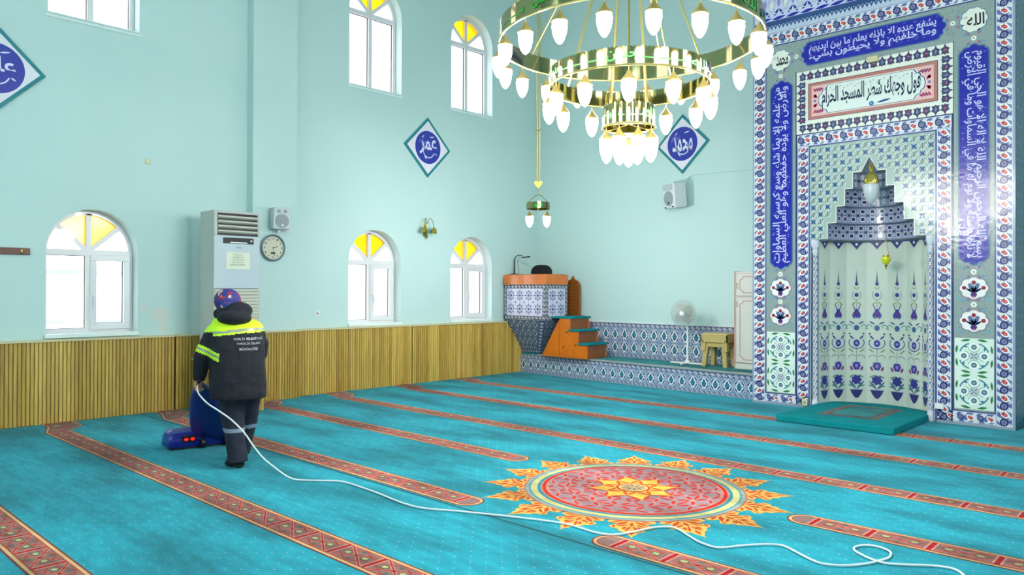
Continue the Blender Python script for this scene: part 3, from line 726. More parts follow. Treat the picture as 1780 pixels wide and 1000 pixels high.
def blossom(a, u, v, lay=6, r=.036):
    a.scallop(u, v, r, 8, '#E8EAE6', lay, .22); a.disc(u, v, r*.4, '#9A9A88', lay+1, 8)
    for q in (0, 1, 2, 3):
        t = PI/4+q*PI/2; a.leaf(u+.05*math.cos(t), v+.05*math.sin(t), u+.11*math.cos(t), v+.11*math.sin(t), .02, '#A65C78', lay, 3); a.disc(u+.13*math.cos(t*1.0), v+.09*math.sin(t), .016, '#6FA4C6', lay, 6)
        a.leaf(u+.06*math.cos(t+.3), v+.08*math.sin(t+.3), u+.15*math.cos(t+.3), v+.12*math.sin(t+.3), .018, '#5F9EBC', lay, 3)
def cartouche(a, u0, v0, u1, v1, vert):
    k = .045 if not vert else .05
    if vert:
        um = (u0+u1)/2; h = (u1-u0)/2
        end = [(u1, v1-.11), (u1-.012, v1-.075), (u1-.035, v1-.062), (u1-.05, v1-.035), (um+.045, v1-.028), (um+.03, v1-.008), (um, v1)]
        top = end+[(2*um-p[0], p[1]) for p in end[::-1][1:]]
        poly = top+[(p[0], v0+v1-p[1]) for p in top[::-1]]
    else:
        vm = (v0+v1)/2
        end = [(u1-.11, v1), (u1-.075, v1-.012), (u1-.062, v1-.04), (u1-.035, v1-.055), (u1-.028, vm+.045), (u1-.008, vm+.03), (u1, vm)]
        rt = end+[(p[0], 2*vm-p[1]) for p in end[::-1][1:]]
        poly = rt+[(u0+u1-p[0], p[1]) for p in rt[::-1]]
    a.poly([((p[0]-(u0+u1)/2)*(1+.03/(u1-u0))+(u0+u1)/2, (p[1]-(v0+v1)/2)*(1+.03/(v1-v0))+(v0+v1)/2) for p in poly], '#4C6E92', 5)
    a.poly(poly, '#1B1F9C', 6)
def calli(name, u0, v0, u1, v1, vert, lines):
    a = Art(FM); cartouche(a, u0, v0, u1, v1, vert); WHT = '#C9CDEE'
    n = len(lines)
    for i, ln in enumerate(lines):
        body = shape(ln)
        if vert:
            c0, c1 = u0+.028, u1-.028; wd = (c1-c0)
            # a line reads bottom to top with its base to the right
            lo = c0+wd*(i if vert == 'up' else 1-i)*.40; hi = lo+wd*.62
            a.text(body, lo, v0+.08, hi, v1-.08, WHT, 7+i, .008, vert)
        else:
            c0, c1 = v0+.03, v1-.03; hh = c1-c0; lo = c1-hh*(.58+i*.42)
            a.text(body, u0+.10, lo, u1-.10, lo+hh*.58, WHT, 7+i, .018)
    # marks between the letters
    random.seed(int(abs(u0)*100))
    for k in range(150 if vert else 100):
        u, v = random.uniform(u0+.03, u1-.03), random.uniform(v0+.08, v1-.08)
        if not vert: u, v = random.uniform(u0+.09, u1-.09), random.uniform(v0+.025, v1-.025)
        e = random.random(); s_ = (.028 if vert == 'down' else -.028) if vert else .022
        if e < .5: a.line([(u, v), (u+s_, v-.012 if vert else v+.014)], .004, '#8E92DC', 12)
        elif e < .75: a.disc(u, v, .006, '#C9CDEE', 12, 4)
        else: a.arc(u, v, .009, 0, 4, .004, '#8E92DC', 12, 4)
    o = a.build(name, M_glaze, mih); return o
AL, AR = (-4.66, -4.36), (-2.328, -2.028)
calli('calligraphy_band', -4.66, 1.89, -4.36, 4.49, 'up', ['من علمه الا بما شاء وسع كرسيه السماوات', 'والارض ولا يؤده حفظهما وهو العلي العظيم'])['label'] = 'left vertical blue band of white script'
calli('calligraphy_band', -2.328, 1.9, -2.028, 4.49, 'down', ['بسم الله الرحمن الرحيم الله لا اله الا هو الحي القيوم', 'لا تاخذه سنة ولا نوم له ما في السماوات وما في الارض'])['label'] = 'right vertical blue band of white script'
calli('calligraphy_band', -4.225, 4.64, -2.475, 4.945, False, ['يشفع عنده الا باذنه يعلم ما بين ايديهم', 'وما خلفهم ولا يحيطون بشيء'])['label'] = 'horizontal blue band of white script'
for xm, word, ww in ((-4.519, 'محمد', .17), (-2.178, 'الله', .18)):
    a = Art(FM); a.scallop(xm, 4.78, .152, 10, '#5E86A0', 5, .1, ry=.155); a.scallop(xm, 4.78, .142, 10, '#DDE2D8', 6, .1, ry=.145)
    a.text(shape(word), xm-ww/2+.02, 4.71, xm+ww/2+.02, 4.85, '#20242E', 8, .02); a.text(shape('عليه'), xm-.115, 4.80, xm-.06, 4.85, '#8A7078', 8)
    a.build('name_roundel', M_glaze, mih)
    for bu, bv, br in ((xm, 4.565, .03), (xm+(.22 if xm < MX else -.22), 4.79, .03), (xm, 1.812, .034), (xm, 1.428, .034)):
        a = Art(FM); blossom(a, bu, bv, r=br); a.build('blossom', M_glaze, mih)
    for zc in (1.62, 1.235):
        a = Art(FM)
        a.scallop(xm, zc, .162, 8, '#4F8EAC', 5, .12, ry=.142); a.scallop(xm, zc, .155, 8, '#B5707A', 6, .12, ry=.135); a.scallop(xm, zc, .148, 8, '#E4E4E2', 7, .12, ry=.128)
        for t, rr, col in ((PI/2, .085, '#8E2436'), (PI*.98, .10, '#8E2436'), (.02*PI, .10, '#8E2436'), (PI*.72, .06, '#5E6A9A'), (PI*.28, .06, '#5E6A9A')):
            a.leaf(xm, zc-.05, xm+rr*math.cos(t), zc+rr*math.sin(t)*.9, .02, '#6E8CA6', 8); a.scallop(xm+rr*math.cos(t), zc+rr*math.sin(t)*.8, .024, 6, col, 9)
        for t in (.5, .9, 1.3): a.leaf(xm, zc-.06, xm+.09*math.cos(t), zc-.04+.09*math.sin(t), .022, '#38508E', 8); a.leaf(xm, zc-.06, xm-.09*math.cos(t), zc-.04+.09*math.sin(t), .022, '#38508E', 8)
        a.scallop(xm, zc-.075, .034, 6, '#4A2A74', 9); a.leaf(xm-.03, zc-.10, xm+.03, zc-.10, .02, '#9C5A8A', 10)
        for sg in (-1, 1): a.leaf(xm+sg*.13, zc-.16, xm+sg*.17, zc-.09, .022, '#5EA8C4', 6)
        a.build('flower_medallion', M_glaze, mih)
# white and green floral tiles
for x0, x1, z0, z1 in ((-4.715, -4.315, .172, 1.01), (-2.378, -1.975, .195, 1.03)):
    a = Art(FM); a.rect(x0, z0, x1, z1, '#D6E6DC', 2); um = (x0+x1)/2; hh = (z1-z0)/2
    for j in (0, 1):
        vm = z0+hh*(j+.5)
        for q in range(4):
            t = q*PI/2; cu, cv = um+.105*math.cos(t), vm+.105*math.sin(t)
            a.arc(cu, cv, .058, t+PI*.55, t+PI*1.45+2*PI*0, .010, '#8EB6B0', 3, 6); a.disc(cu, cv, .047, '#EEF2EE', 3, 12); a.scallop(cu, cv, .032, 8, '#4C7484', 4); a.disc(cu, cv, .014, '#8FA8B4', 5, 6)
            a.arc(um, vm, .155, t+PI/4-.45, t+PI/4+.45, .016, '#3F7C92', 3, 6); a.leaf(um+.12*math.cos(t+.5), vm+.12*math.sin(t+.5), um+.16*math.cos(t+.8), vm+.16*math.sin(t+.8), .02, '#2F6E88', 4)
            a.leaf(um, vm, um+.06*math.cos(t+PI/4), vm+.06*math.sin(t+PI/4), .022, '#7C86A0', 4); a.leaf(um+.02*math.cos(t), vm+.02*math.sin(t), um+.055*math.cos(t), vm+.055*math.sin(t), .014, '#8898A0', 4)
        for sg in (-1, 1):
            for k in (-1, 1):
                a.leaf(um+sg*.03, vm+k*.195, um+sg*.14, vm+k*.175, .030, '#2E7A44', 4); a.leaf(um+sg*.185, vm+k*.03, um+sg*.175, vm+k*.13, .026, '#2E7A44', 4)
    a.build('floral_tiles', M_glaze, mih)
# inscription panel with fleur border
a = Art(FM); X0, X1, Z0, Z1 = -4.295, -2.395, 3.715, 4.562
a.rect(X0, Z0, X1, Z1, '#E2E6DA', 3)
def fleur(u, v, ang, s, alt):
    c, q = math.cos(ang), math.sin(ang)
    def R(x, y): return (u+(x*c-y*q)*s, v+(x*q+y*c)*s)
    a.poly([R(x, y) for x, y in ((0, 1.1), (.18, .62), (.62, .35), (.42, .0), (.55, -.45), (.15, -.42), (0, -.6), (-.15, -.42), (-.55, -.45), (-.42, .0), (-.62, .35), (-.18, .62))], '#3E3C62', 5)
    a.leaf(*R(0, -.35), *R(0, .55), .3*s, '#8E3A4E' if alt else '#5E86A4', 6); a.leaf(*R(-.35, .15), *R(.35, .15), .16*s, '#7C7AA6', 7)
nx, nz = 18, 7; m_ = .083
for i in range(nx):
    u = X0+.085+i*(X1-X0-.17)/(nx-1); fleur(u, Z1-m_, 0, .082, i % 2); fleur(u, Z0+m_, PI, .082, i % 2)
for j in range(1, nz):
    v = Z0+.09+j*(Z1-Z0-.18)/nz; fleur(X0+m_, v, PI/2, .082, j % 2); fleur(X1-m_, v, -PI/2, .082, j % 2)
a.rect(-4.135, 3.89, -2.557, 4.385, '#B4766E', 8); a.frame(-4.135, 3.89, -2.557, 4.385, .008, '#5A4A5E', 9); a.frame(-4.088, 3.935, -2.604, 4.34, .007, '#EAD6CE', 9)
a.rect(-4.078, 3.945, -2.614, 4.33, '#E6B8B8', 9)
for sx, sg in ((-4.078, 1), (-2.614, -1)):
    for vv, k in ((3.945, 1), (4.33, -1)):
        for q in range(4): a.leaf(sx+sg*(.015+q*.03), vv+k*.02, sx+sg*(.05+q*.035), vv+k*(.075), .028, ('#C02848', '#6C4A7A')[q % 2], 10)
        a.disc(sx+sg*.035, vv+k*.13, .022, '#B4143C', 10, 6); a.leaf(sx+sg*.02, vv+k*.10, sx+sg*.07, vv+k*.16, .03, '#C43A52', 10)
    a.disc(sx+sg*.035, 4.137, .018, '#6A6AA0', 10, 6)
def cart(k, col, lay):
    u0, u1, v0, v1 = -3.985-k, -2.707+k, 3.955-k*.6, 4.32+k*.6
    e = [(u1-.12, v1), (u1-.09, v1-.05), (u1-.05, v1-.06), (u1-.04, v1-.10), (u1-.005, v1-.12), (u1+.01, (v0+v1)/2)]
    rt = e+[(p[0], v0+v1-p[1]) for p in e[::-1][1:]]; a.poly(rt+[(u0+u1-p[0], p[1]) for p in rt[::-1]], col, lay)
cart(.018, '#F0F0E8', 11); cart(.010, '#2E2C6A', 12); cart(0, '#DCE6E0', 13)
a.text(shape('فول وجهك شطر المسجد الحرام'), -3.95, 3.975, -2.745, 4.295, '#23264A', 14, .022)
a.disc(-3.32, 3.985, .03, '#2E6CA8', 15, 12); a.disc(-3.32, 3.985, .012, '#7AB0D0', 16, 8); a.leaf(-3.26, 3.985, -3.08, 4.01, .03, '#3A4E86', 15)
for i in range(26):
    u = -3.9+i*.045; a.leaf(u, 4.255+.02*math.sin(i*2.1), u+.03, 4.275+.02*math.sin(i*2.1), .010, '#6A7080', 15, 3)
o = a.build('inscription_panel', M_glaze, mih); o['label'] = 'cream panel with dark script in a pink frame'
# inner border frame
a = Art(FM)
border(a, .03, 3.54, -4.285, -4.125, True); border(a, .03, 3.54, -2.573, -2.41, True, flip=True); border(a, -4.285, -2.41, 3.54, 3.705, False)
a.frame(-4.298, 3.53, -2.398, 3.712, .0, '#2B3163', 5); a.rect(-4.298, 3.702, -2.398, 3.713, '#2B3163', 5)
for x in (-4.298, -2.41): a.rect(x, .03, x+.011, 3.71, '#2B3163', 5)
for x in (-4.125, -2.585): a.rect(x, .0, x+.012, 3.54, '#2A2E7C', 5)
a.rect(-4.125, 3.528, -2.573, 3.54, '#2A2E7C', 5)
a.build('inner_border', M_glaze, mih)
# geometric field round the stepped opening
a = Art(FM); GX0, GX1, GZ0, GZ1 = -4.113, -2.585, 2.27, 3.528
def inside(u, v, pad=0):
    for z0, z1, h in STEPS:
        if z0-pad < v < z1+pad and abs(u-MX) < h+pad: return True
    return 3.1 < v < 3.32+pad and abs(u-MX) < .1*(3.32-v)/.195+pad
for s in (-1, 1):
    e = GX0 if s < 0 else GX1
    for z0, z1, h in STEPS: a.poly([(e, z0), (MX+s*h, z0), (MX+s*h, z1), (e, z1)], '#9AB0A8', 1)
    a.poly([(e, 3.125), (MX+s*.10, 3.125), (MX, 3.32), (MX, GZ1), (e, GZ1)], '#9AB0A8', 1)
g = .0955; nu = 16; nv = 13; g = (GX1-GX0)/nu
for i in range(nu):
    for j in range(nv):
        u, v = GX0+(i+.5)*g, GZ0+(j+.5)*g
        if inside(u, v, g*.42): continue
        if (i+j) % 2 == 0 or True:
            if i % 2 == 0 and j % 2 == 0 or i % 2 == 1 and j % 2 == 1 or True:
                k = .038
                if (i+j) % 2 == 0:
                    a.poly([(u-k, v-k), (u, v-k*.45), (u+k, v-k), (u+k*.45, v), (u+k, v+k), (u, v+k*.45), (u-k, v+k), (u-k*.45, v)], '#1E4C84', 3)
                    a.arc(u, v, .050, 0, 2*PI, .004, '#E4EAE4', 2, 8)
                else:
                    for q in range(4): t = q*PI/2; a.leaf(u, v, u+.04*math.cos(t), v+.04*math.sin(t), .018, '#4E6C88' if q % 2 else '#8A9C90', 3, 3)
                    a.arc(u, v, .040, 0, 2*PI, .005, '#E4EAE4', 2, 6); a.disc(u, v, .008, '#A8685C', 4, 5)
                    a.disc(u+.026, v+.026, .010, '#2C5C8C', 4, 4); a.disc(u-.026, v-.026, .010, '#2C5C8C', 4, 4)
for s in (-1, 1):
    for z0, z1, h in STEPS:
        a.line([(MX+s*h, z0), (MX+s*h, z1)], .012, '#D9DED8', 5); h2 = dict((x[0], x[2]) for x in STEPS).get(z1, .10); a.line([(MX+s*h, z1), (MX+s*h2, z1)], .012, '#D9DED8', 5)
    a.line([(MX+s*.10, 3.125), (MX, 3.32)], .010, '#D9DED8', 5)
a.build('geometric_tiles', M_glaze, mih)
# stepped hood: concave bands, each set in under the one above
def half(h, d, z, n=20): return [Vector((MX-h*math.cos(PI*i/n), MY+d*math.sin(PI*i/n), z)) for i in range(n+1)]
hood = MB(); band = None
prev = None
DEP = {2.27: .62, 2.485: .50, 2.70: .39, 2.92: .27}
M_ledge = mat('grey_ledge', '#7E8A92', .4)
lg = MB()
for z0, z1, h in STEPS:
    d = DEP[z0]; A, B = half(h, d, z0), half(h, d, z1); n = 20
    for i in range(n): hood.add([A[i], A[i+1], B[i+1], B[i]], [(0, 1, 2, 3)], 0, lin('#8D97B8'))
    # ledge (underside) above: ring between this band and the smaller one above
    h2, d2 = (dict((x[0], (x[2], DEP[x[0]])) for x in STEPS).get(z1, (.0, .0)))
    if h2 == 0: h2, d2 = .1, .14
    D = half(h2, d2, z1); lg = MB(); lg.flat = True
    for i in range(n): lg.add([B[i], B[i+1], D[i+1], D[i]], [(0, 1, 2, 3)])
    lg.build('hood_ledge', M_ledge, mih)
# top pyramid niche
lg = MB(); T = half(.1, .14, 3.125)
for i in range(20): lg.add([T[i], T[i+1], Vector((MX, MY, 3.32))], [(0, 1, 2)])
B = half(.53, .62, 2.27); D = half(HW, .78, 2.27)
hood.flat = lg.flat = True
hood.build('hood_band', M_glaze_mat, mih, smooth=True, ang=60); lg.build('hood_point', M_ledge, mih)
for z0, z1, h in STEPS:
    d = DEP[z0]; H = z1-z0
    def fn(u, v, w, h=h, d=d, z0=z0): t = u; return (MX-(h-.003-w)*math.cos(PI*t), MY+(d-.003-w)*math.sin(PI*t), z0+v)
    a = Art(fn, .0006); n = max(4, round(PI*(h+d)/2/.13))
    for i in range(n):
        t = (i+.5)/n; p = .5/n
        for vv in (.27, .75): a.disc(t, H*vv, p*.62, '#E0E4EA', 1, 8, H*.18); a.disc(t, H*vv, p*.46, '#23265E', 2, 8, H*.13)
        a.disc(t, H*.5, p*.2, '#5A688C', 1, 4, H*.08); a.disc(t+p, H*.5, p*.34, '#23265E', 2, 6, H*.10); a.line([(t+p, H*.05), (t+p, H*.95)], p*.12, '#C4CCDA', 1)
    a.build('hood_tiles', M_glaze_mat, mih)
# lower niche: eight flat facets of white tile
NF = 8; HN, DN = .665, .66
fp = [Vector((MX-HN*math.cos(PI*i/NF), MY+.06+DN*math.sin(PI*i/NF), 0)) for i in range(NF+1)]
nb = MB(); a = Art(None, .0006); tri = Art(None, .002)
B2 = [p+Vector((0, 0, 2.27)) for p in fp]
for i in range(NF):
    p, q = fp[i], fp[i+1]; nb.add([p, q, q+Vector((0, 0, 2.27)), p+Vector((0, 0, 2.27))], [(0, 1, 2, 3)], 0, lin('#C6D2C8'))
    d = (q-p); Lf = d.length; d.normalize(); nrm = Vector((d.y, -d.x, 0))
    if nrm.y > 0 and abs(nrm.x) < .99 or nrm.dot(Vector((MX, MY, 0))-p) < 0: nrm = -nrm
    a.fn = lambda u, v, w, p=p, d=d, nrm=nrm: tuple(p+d*u+nrm*(.002+w)+Vector((0, 0, v)))
    m = Lf/2; s = 1.12*min(1, Lf/.26)
    # one flowering column, vase at the foot, spire at the top
    for zz in range(1, 11): a.rect(0, zz*.215, Lf, zz*.215+.002, '#B4C2BC', 0)
    a.poly([(m-.075*s, .235), (m+.075*s, .235), (m+.05*s, .17), (m+.015*s, .12), (m-.015*s, .12), (m-.05*s, .17)], '#23286E', 2); a.line([(m-.08*s, .235), (m+.08*s, .235)], .008, '#7A86AE', 3)
    a.scallop(m, .37, .062*s, 7, '#262E86', 2, .25)
    for sg in (-1, 1):
        a.leaf(m, .24, m+sg*.09*s, .36, .03*s, '#3A6A8C', 1); a.leaf(m+sg*.03, .28, m+sg*.1*s, .30, .02, '#4E8A6A', 1); a.leaf(m+sg*.02, .44, m+sg*.09*s, .40, .02, '#4E8A6A', 1)
        a.leaf(m+sg*.045*s, .49, m+sg*.075*s, .56, .034, '#7A3A6C', 2); a.leaf(m, .50, m+sg*.05*s, .62, .03, '#8A8CC0', 1)
        a.arc(m+sg*.05*s, .66, .045*s, PI/2*(1-sg)+.2*sg, PI/2*(1-sg)+2.6*sg, .007, '#4A5F66', 2, 6, .05); a.leaf(m+sg*.03, .74, m+sg*.10*s, .80, .018, '#6E8E4E', 1)
        a.arc(m, .875, .088*s, -PI/2, -PI/2+sg*2.2, .012, '#46548E', 2, 8, .08); a.leaf(m+sg*.03*s, .92, m+sg*.085*s, .98, .024, '#2E3A7E', 2); a.disc(m+sg*.08*s, 1.0, .014, '#37405E', 2, 6)
        a.arc(m+sg*.085*s, 1.09, .03*s, PI/2*(1+sg), PI/2*(1+sg)-sg*4.2, .010, '#2E8A8C', 2, 7); a.leaf(m+sg*.02, 1.13, m+sg*.09*s, 1.17, .022, '#37588A', 2)
        a.leaf(m+sg*.02, 1.2, m+sg*.05*s, 1.27, .03, '#3A4A92', 2); a.leaf(m, 1.27, m+sg*.05*s, 1.42, .016, '#52608E', 1); a.leaf(m+sg*.01, 1.44, m+sg*.06*s, 1.38, .02, '#9AA64E', 1)
        a.arc(m, 1.53, .05*s, -PI/2, -PI/2+sg*2.3, .007, '#6A7A8A', 2, 6, .07); a.leaf(m, 1.60, m+sg*.03*s, 1.64, .014, '#7A9A5E', 2)
    a.scallop(m, .56, .048*s, 6, '#3A2E92', 3, .2, ry=.06); a.disc(m, .56, .018*s, '#8C7CC8', 4, 8, .026)
    a.disc(m, .87, .038*s, '#3E3E96', 3, 10, .05); a.disc(m, .87, .015, '#A8A0D8', 4, 6)
    a.disc(m, 1.08, .032*s, '#2E5A8E', 3, 8, .04); a.poly([(m, 1.35), (m+.045*s, 1.27), (m, 1.21), (m-.045*s, 1.27)], '#3A2A8E', 3); a.disc(m, 1.275, .014, '#8A2A4E', 4, 6)
    a.line([(m, .62), (m, .82)], .006, '#5A6A8A', 1); a.line([(m, 1.36), (m, 1.47)], .006, '#5A6A8A', 1)
    a.scallop(m, 1.53, .026*s, 6, '#2A2A88', 3); a.disc(m, 1.68, .022*s, '#3A2E78', 3, 8, .026)
    a.poly([(m-.012, 1.70), (m+.012, 1.70), (m+.004, 1.80), (m, 1.88), (m-.004, 1.80)], '#2E4A6E', 3)
    # pointed fringe below the hood
    tri.fn = a.fn; a.poly([(m-.10*s, 2.262), (m+.10*s, 2.262), (m+.055*s, 2.225), (m, 2.15), (m-.055*s, 2.225)], '#2E3270', 5); a.disc(m, 2.222, .02, '#D9DCE6', 6, 6); a.rect(0, 2.245, Lf, 2.262, '#59628E', 6)
nb.flat = True
nb.build('niche_wall', M_niche, mih); a.build('niche_tiles', M_niche, mih)
# ceiling ring over niche + flat jambs + colonnettes
jb = MB()
for i in range(NF):
    j0, j1 = int(i*20/NF+.5), int((i+1)*20/NF+.5)
    Hh = half(.53, .62, 2.27)
    jb.add([B2[i], B2[i+1]]+[Hh[k] for k in range(j1, j0-1, -1)], [list(range(2+j1-j0+1))], 0)
for s in (-1, 1):
    x0, x1 = MX+s*HN, MX+s*HW
    jb.add([(x0, MY+.06, 0), (x1, MY+.06, 0), (x1, MY+.06, 2.27), (x0, MY+.06, 2.27)], [(0, 1, 2, 3)], 0); jb.add([(x1, MY+.06, 0), (x1, MY, 0), (x1, MY, 2.27), (x1, MY+.06, 2.27)], [(0, 1, 2, 3)], 0)
    jb.add([(x0, MY+.06, 2.27), (x1, MY+.06, 2.27), (x1, MY, 2.27), (MX+s*.53, MY, 2.27)], [(0, 1, 2, 3)], 0)
jb.flat = True; jb.build('niche_jamb', M_ledge, mih)
for s in (-1, 1):
    xc = MX+s*.705; o = Vector((xc, MY+.032, 0))
    cm = MB(); cm.lathe([(.036, .0), (.042, .02), (.042, .09), (.032, .12), (.031, 2.08), (.045, 2.12), (.030, 2.14), (.055, 2.20), (.055, 2.265)], o, 14, 0, lin('#C9CFDC'))
    cl = cm.build('colonnette', M_glaze_mat, mih, smooth=True)
    a = Art(lambda u, v, w, xc=xc: (xc+(.033+w)*math.sin(u), MY+.032-(.033+w)*math.cos(u), v), .0006)
    for i in range(22):
        z = .16+i*.088; a.disc(0, z, .62, '#2A2C5E', 1, 8, .034); a.disc(0, z, .42, '#E4E6EA', 2, 8, .024); a.disc(0, z, .18, '#5A4A6A', 3, 6, .010)
        a.disc(0, z+.044, .35, '#3E6E9A', 1, 6, .012)
        for q in (-1.1, 1.1): a.disc(q, z+.03, .3, '#4E6A9E', 1, 6, .02)
    a.build('colonnette_tiles', M_glaze_mat, cl)
mb = MB(); mb.prism([(MX+.74*math.cos(PI*i/12)*(-1), MY+.01+.74*math.sin(PI*i/12)) for i in range(13)], lambda u, v, w: (u, v, w), -.01, .004); mb.build('niche_floor', M_teal_pile, mih)

# ------------------------------------------------------------------ things in and on the mihrab
def mat_rug():
    root = thing('prayer_mat', (-3.33, 9.6, 0), 'thick teal raised prayer mat in front of the niche', 'mat')
    pts = [(-4.0, 8.89), (-2.66, 8.89), (-2.66, 10.17), (-2.76, 10.50), (-3.05, 10.66), (-3.34, 10.72), (-3.65, 10.66), (-3.93, 10.50), (-4.0, 10.17)]
    mb = MB(); mb.prism(pts, lambda u, v, w: (u, v, w), .003, .082); mb.build('body', M_matpile, root, bevel=.012)
    a = Art(lambda u, v, w: (u, v, .083+w)); u0, u1, v0, v1 = -3.66, -2.98, 9.3, 10.34
    a.rect(u0, v0, u1, v1, '#7C6F6E', 1); a.rect(u0+.02, v0+.02, u1-.02, v1-.02, '#5F6A6A', 2)
    random.seed(11)
    for i in range(170):
        e = random.random()
        if e < .3: u, v = random.choice((u0+.06, u1-.06)), random.uniform(v0+.03, v1-.03)
        else: u, v = random.uniform(u0+.03, u1-.03), random.choice((v0+.06, v1-.06)) if e < .6 else random.choice((v0+.06, v1-.06))
        if e < .55: u, v = random.choice((u0+.06, u1-.06))+random.uniform(-.03, .03), random.uniform(v0+.03, v1-.03)
        a.scallop(u, v, .014, 5, random.choice(['#A9745A', '#8A9A94', '#B48A72', '#3E5C60']), 3)
    a.rect(u0+.12, v0+.12, u1-.12, v1-.12, '#2C8C90', 4)
    a.build('woven_border', M_carpet_art, root)
M_matpile = mat('mat_pile', '#0E7E84', .95, noise=.25, nscale=6, spec=.1, bump=.2, bscale=160)
mat_rug()
M_globe = mat('frosted_globe', '#B9C2C8', .35, coat=.3)
def niche_lamp():
    o = Vector((-3.30, 10.12, 0)); root = thing('hanging_lamp', o+Vector((0, 0, 3.3)), 'unlit white globe lamp with gold cap in the stepped niche', 'lamp')
    mb = MB(); mb.tube([o+Vector((0, .1, 3.24)), o+Vector((0, 0, 3.18))], .006, 6); mb.lathe([(.004, 3.19), (.03, 3.17), (.018, 3.13), (.012, 3.10)], o, 14); mb.build('hanger', M_brass_dk, root, smooth=True)
    mb = MB(); mb.lathe([(.012, 3.10), (.035, 3.085), (.075, 3.04), (.088, 2.99), (.090, 2.945), (.086, 2.94)], o, 20); mb.build('cap', M_brass, root, smooth=True)
    mb = MB(); mb.lathe([(.086, 2.945), (.096, 2.91), (.094, 2.85), (.078, 2.78), (.050, 2.73), (.02, 2.70), (.004, 2.695)], o, 20); mb.build('globe', M_globe, root, smooth=True)
niche_lamp()
def lantern():
    o = Vector((-3.24, 10.5, 0)); root = thing('hanging_lantern', o+Vector((0, 0, 2.27)), 'small yellow glass lantern hanging inside the prayer niche', 'lantern')
    mb = MB()
    for s in (-1, 1): mb.tube([o+Vector((0, 0, 2.25)), o+Vector((s*.035, 0, 2.055))], .003, 5)
    mb.tube([o+Vector((0, 0, 2.32)), o+Vector((0, 0, 2.25))], .003, 5); mb.lathe([(.038, 2.05), (.042, 2.04), (.04, 2.03)], o, 14)
    mb.build('chain', M_brass_dk, root, smooth=True)
    mb = MB(); mb.lathe([(.014, 1.925), (.02, 1.91), (.006, 1.89), (.01, 1.88), (.003, 1.865)], o, 12); mb.build('finial', M_brass_dk, root, smooth=True)
    mb = MB(); mb.lathe([(.04, 2.032), (.058, 2.02), (.06, 2.0), (.05, 1.965), (.032, 1.935), (.014, 1.925)], o, 16); mb.build('glass_bowl', mat('yellow_glass', '#C6CE12', .15, coat=.5), root, smooth=True)
lantern()
def small(name, label, cat, x0, x1, y0, y1, z0, z1, m, group=None, hole=None):
    r = thing(name, ((x0+x1)/2, (y0+y1)/2, z0), label, cat, group)
    mb = MB(); mb.box(x0, x1, y0, y1, z0, z1); mb.build('body', m, r, bevel=.004)
    if hole:
        mb = MB(); M = Matrix.Rotation(PI/2, 4, 'X') if hole == 'y' else Matrix.Rotation(PI/2, 4, 'Y')
        c = ((x0+x1)/2, y0+.0005, (z0+z1)/2) if hole == 'y' else (x1-.0005, (y0+y1)/2, (z0+z1)/2)
        mb.lathe([(.019, -.001), (.019, .001)], c, 14, M=M); mb.build('socket_face', M_grey, r)
M_grey = mat('grey_plastic', '#8A8B80', .5); M_beige = mat('beige_plastic', '#C9C49A', .45)
small('wall_socket', 'beige socket box low on the left pillar of the niche', 'socket', -4.205, -4.135, MY-.035, MY-.009, .03, .12, M_beige, hole='y')
small('junction_box', 'blank white box low on the right pillar of the niche', 'box', -2.585, -2.49, MY-.035, MY-.009, .165, .235, M_white_pl)
small('spotlight_box', 'small beige fixture above the dark script inscription panel', 'fixture', -3.36, -3.23, MY-.06, MY-.012, 4.505, 4.575, M_beige)
small('wall_socket', 'white socket under the clock side of the window wall', 'socket', WX+.001, WX+.014, 6.315, 6.395, 1.17, 1.255, M_white_pl, hole='x')
bpy.data.objects['wall_socket.001']['label'] = 'white socket on the wall between the clock pier and the middle window'
small('junction_plate', 'small round cream plate high on the wall right of the big left window', 'cover plate', WX+.001, WX+.012, 3.82, 3.885, 3.185, 3.25, M_beige)

# ------------------------------------------------------------------ wall plaques
def plaque(fn, c, z, h, word, small_word, label, rr=.285):
    root = thing('calligraphy_plaque', fn(c, z, 0), label, 'plaque', 'diamond calligraphy plaques')
    mb = MB(); dia = lambda k: [(c-k, z), (c, z-k), (c+k, z), (c, z+k)]
    mb.prism(dia(h), fn, .0015, .02); mb.build('frame', M_tealtile, root)
    a = Art(lambda u, v, w: fn(u, v, .0215+w)); a.poly(dia(h-.062), '#DEDCE6', 1)
    for q, (p0, p1) in enumerate(zip(dia(h), dia(h)[1:]+dia(h)[:1])):
        for k in (.25, .5, .75): pass
    a.disc(c, z, rr, '#26309A', 2, 40); W = '#D8D8F2'
    a.text(shape(word), c-rr*.66, z-rr*.45, c+rr*.68, z+rr*.5, W, 3, .02)
    a.text(shape(small_word), c-rr*.72, z+rr*.05, c-rr*.12, z+rr*.55, '#8F93D6', 4, .0)
    for (p, q, r_, s_) in ((-.3, -.5, -.1, -.75), (.5, -.3, .7, -.42), (.1, .62, .5, .7), (-.5, .55, -.3, .7)):
        a.leaf(c+rr*p, z+rr*q, c+rr*r_, z+rr*s_, .02, W, 3)
    a.arc(c+rr*.05, z-rr*.2, rr*.42, PI*.9, PI*1.9, .016, W, 3, 10)
    a.build('face', M_glaze_mat, root)
M_tealtile = mat('teal_glazed_border', '#1C7C86', .2, coat=.5, noise=.2, nscale=6)
fL = lambda u, v, w: (WX+w, u, v); fQ = lambda u, v, w: (u, QY-w, v)
plaque(fL, 2.19, 4.065, .50, 'علي', 'رضي الله عنه', 'diamond calligraphy plaque cut off by the left edge of the view')
plaque(fL, 8.525, 4.045, .52, 'عمر', 'رضي الله عنه', 'diamond calligraphy plaque on the window wall above the gold sconce')
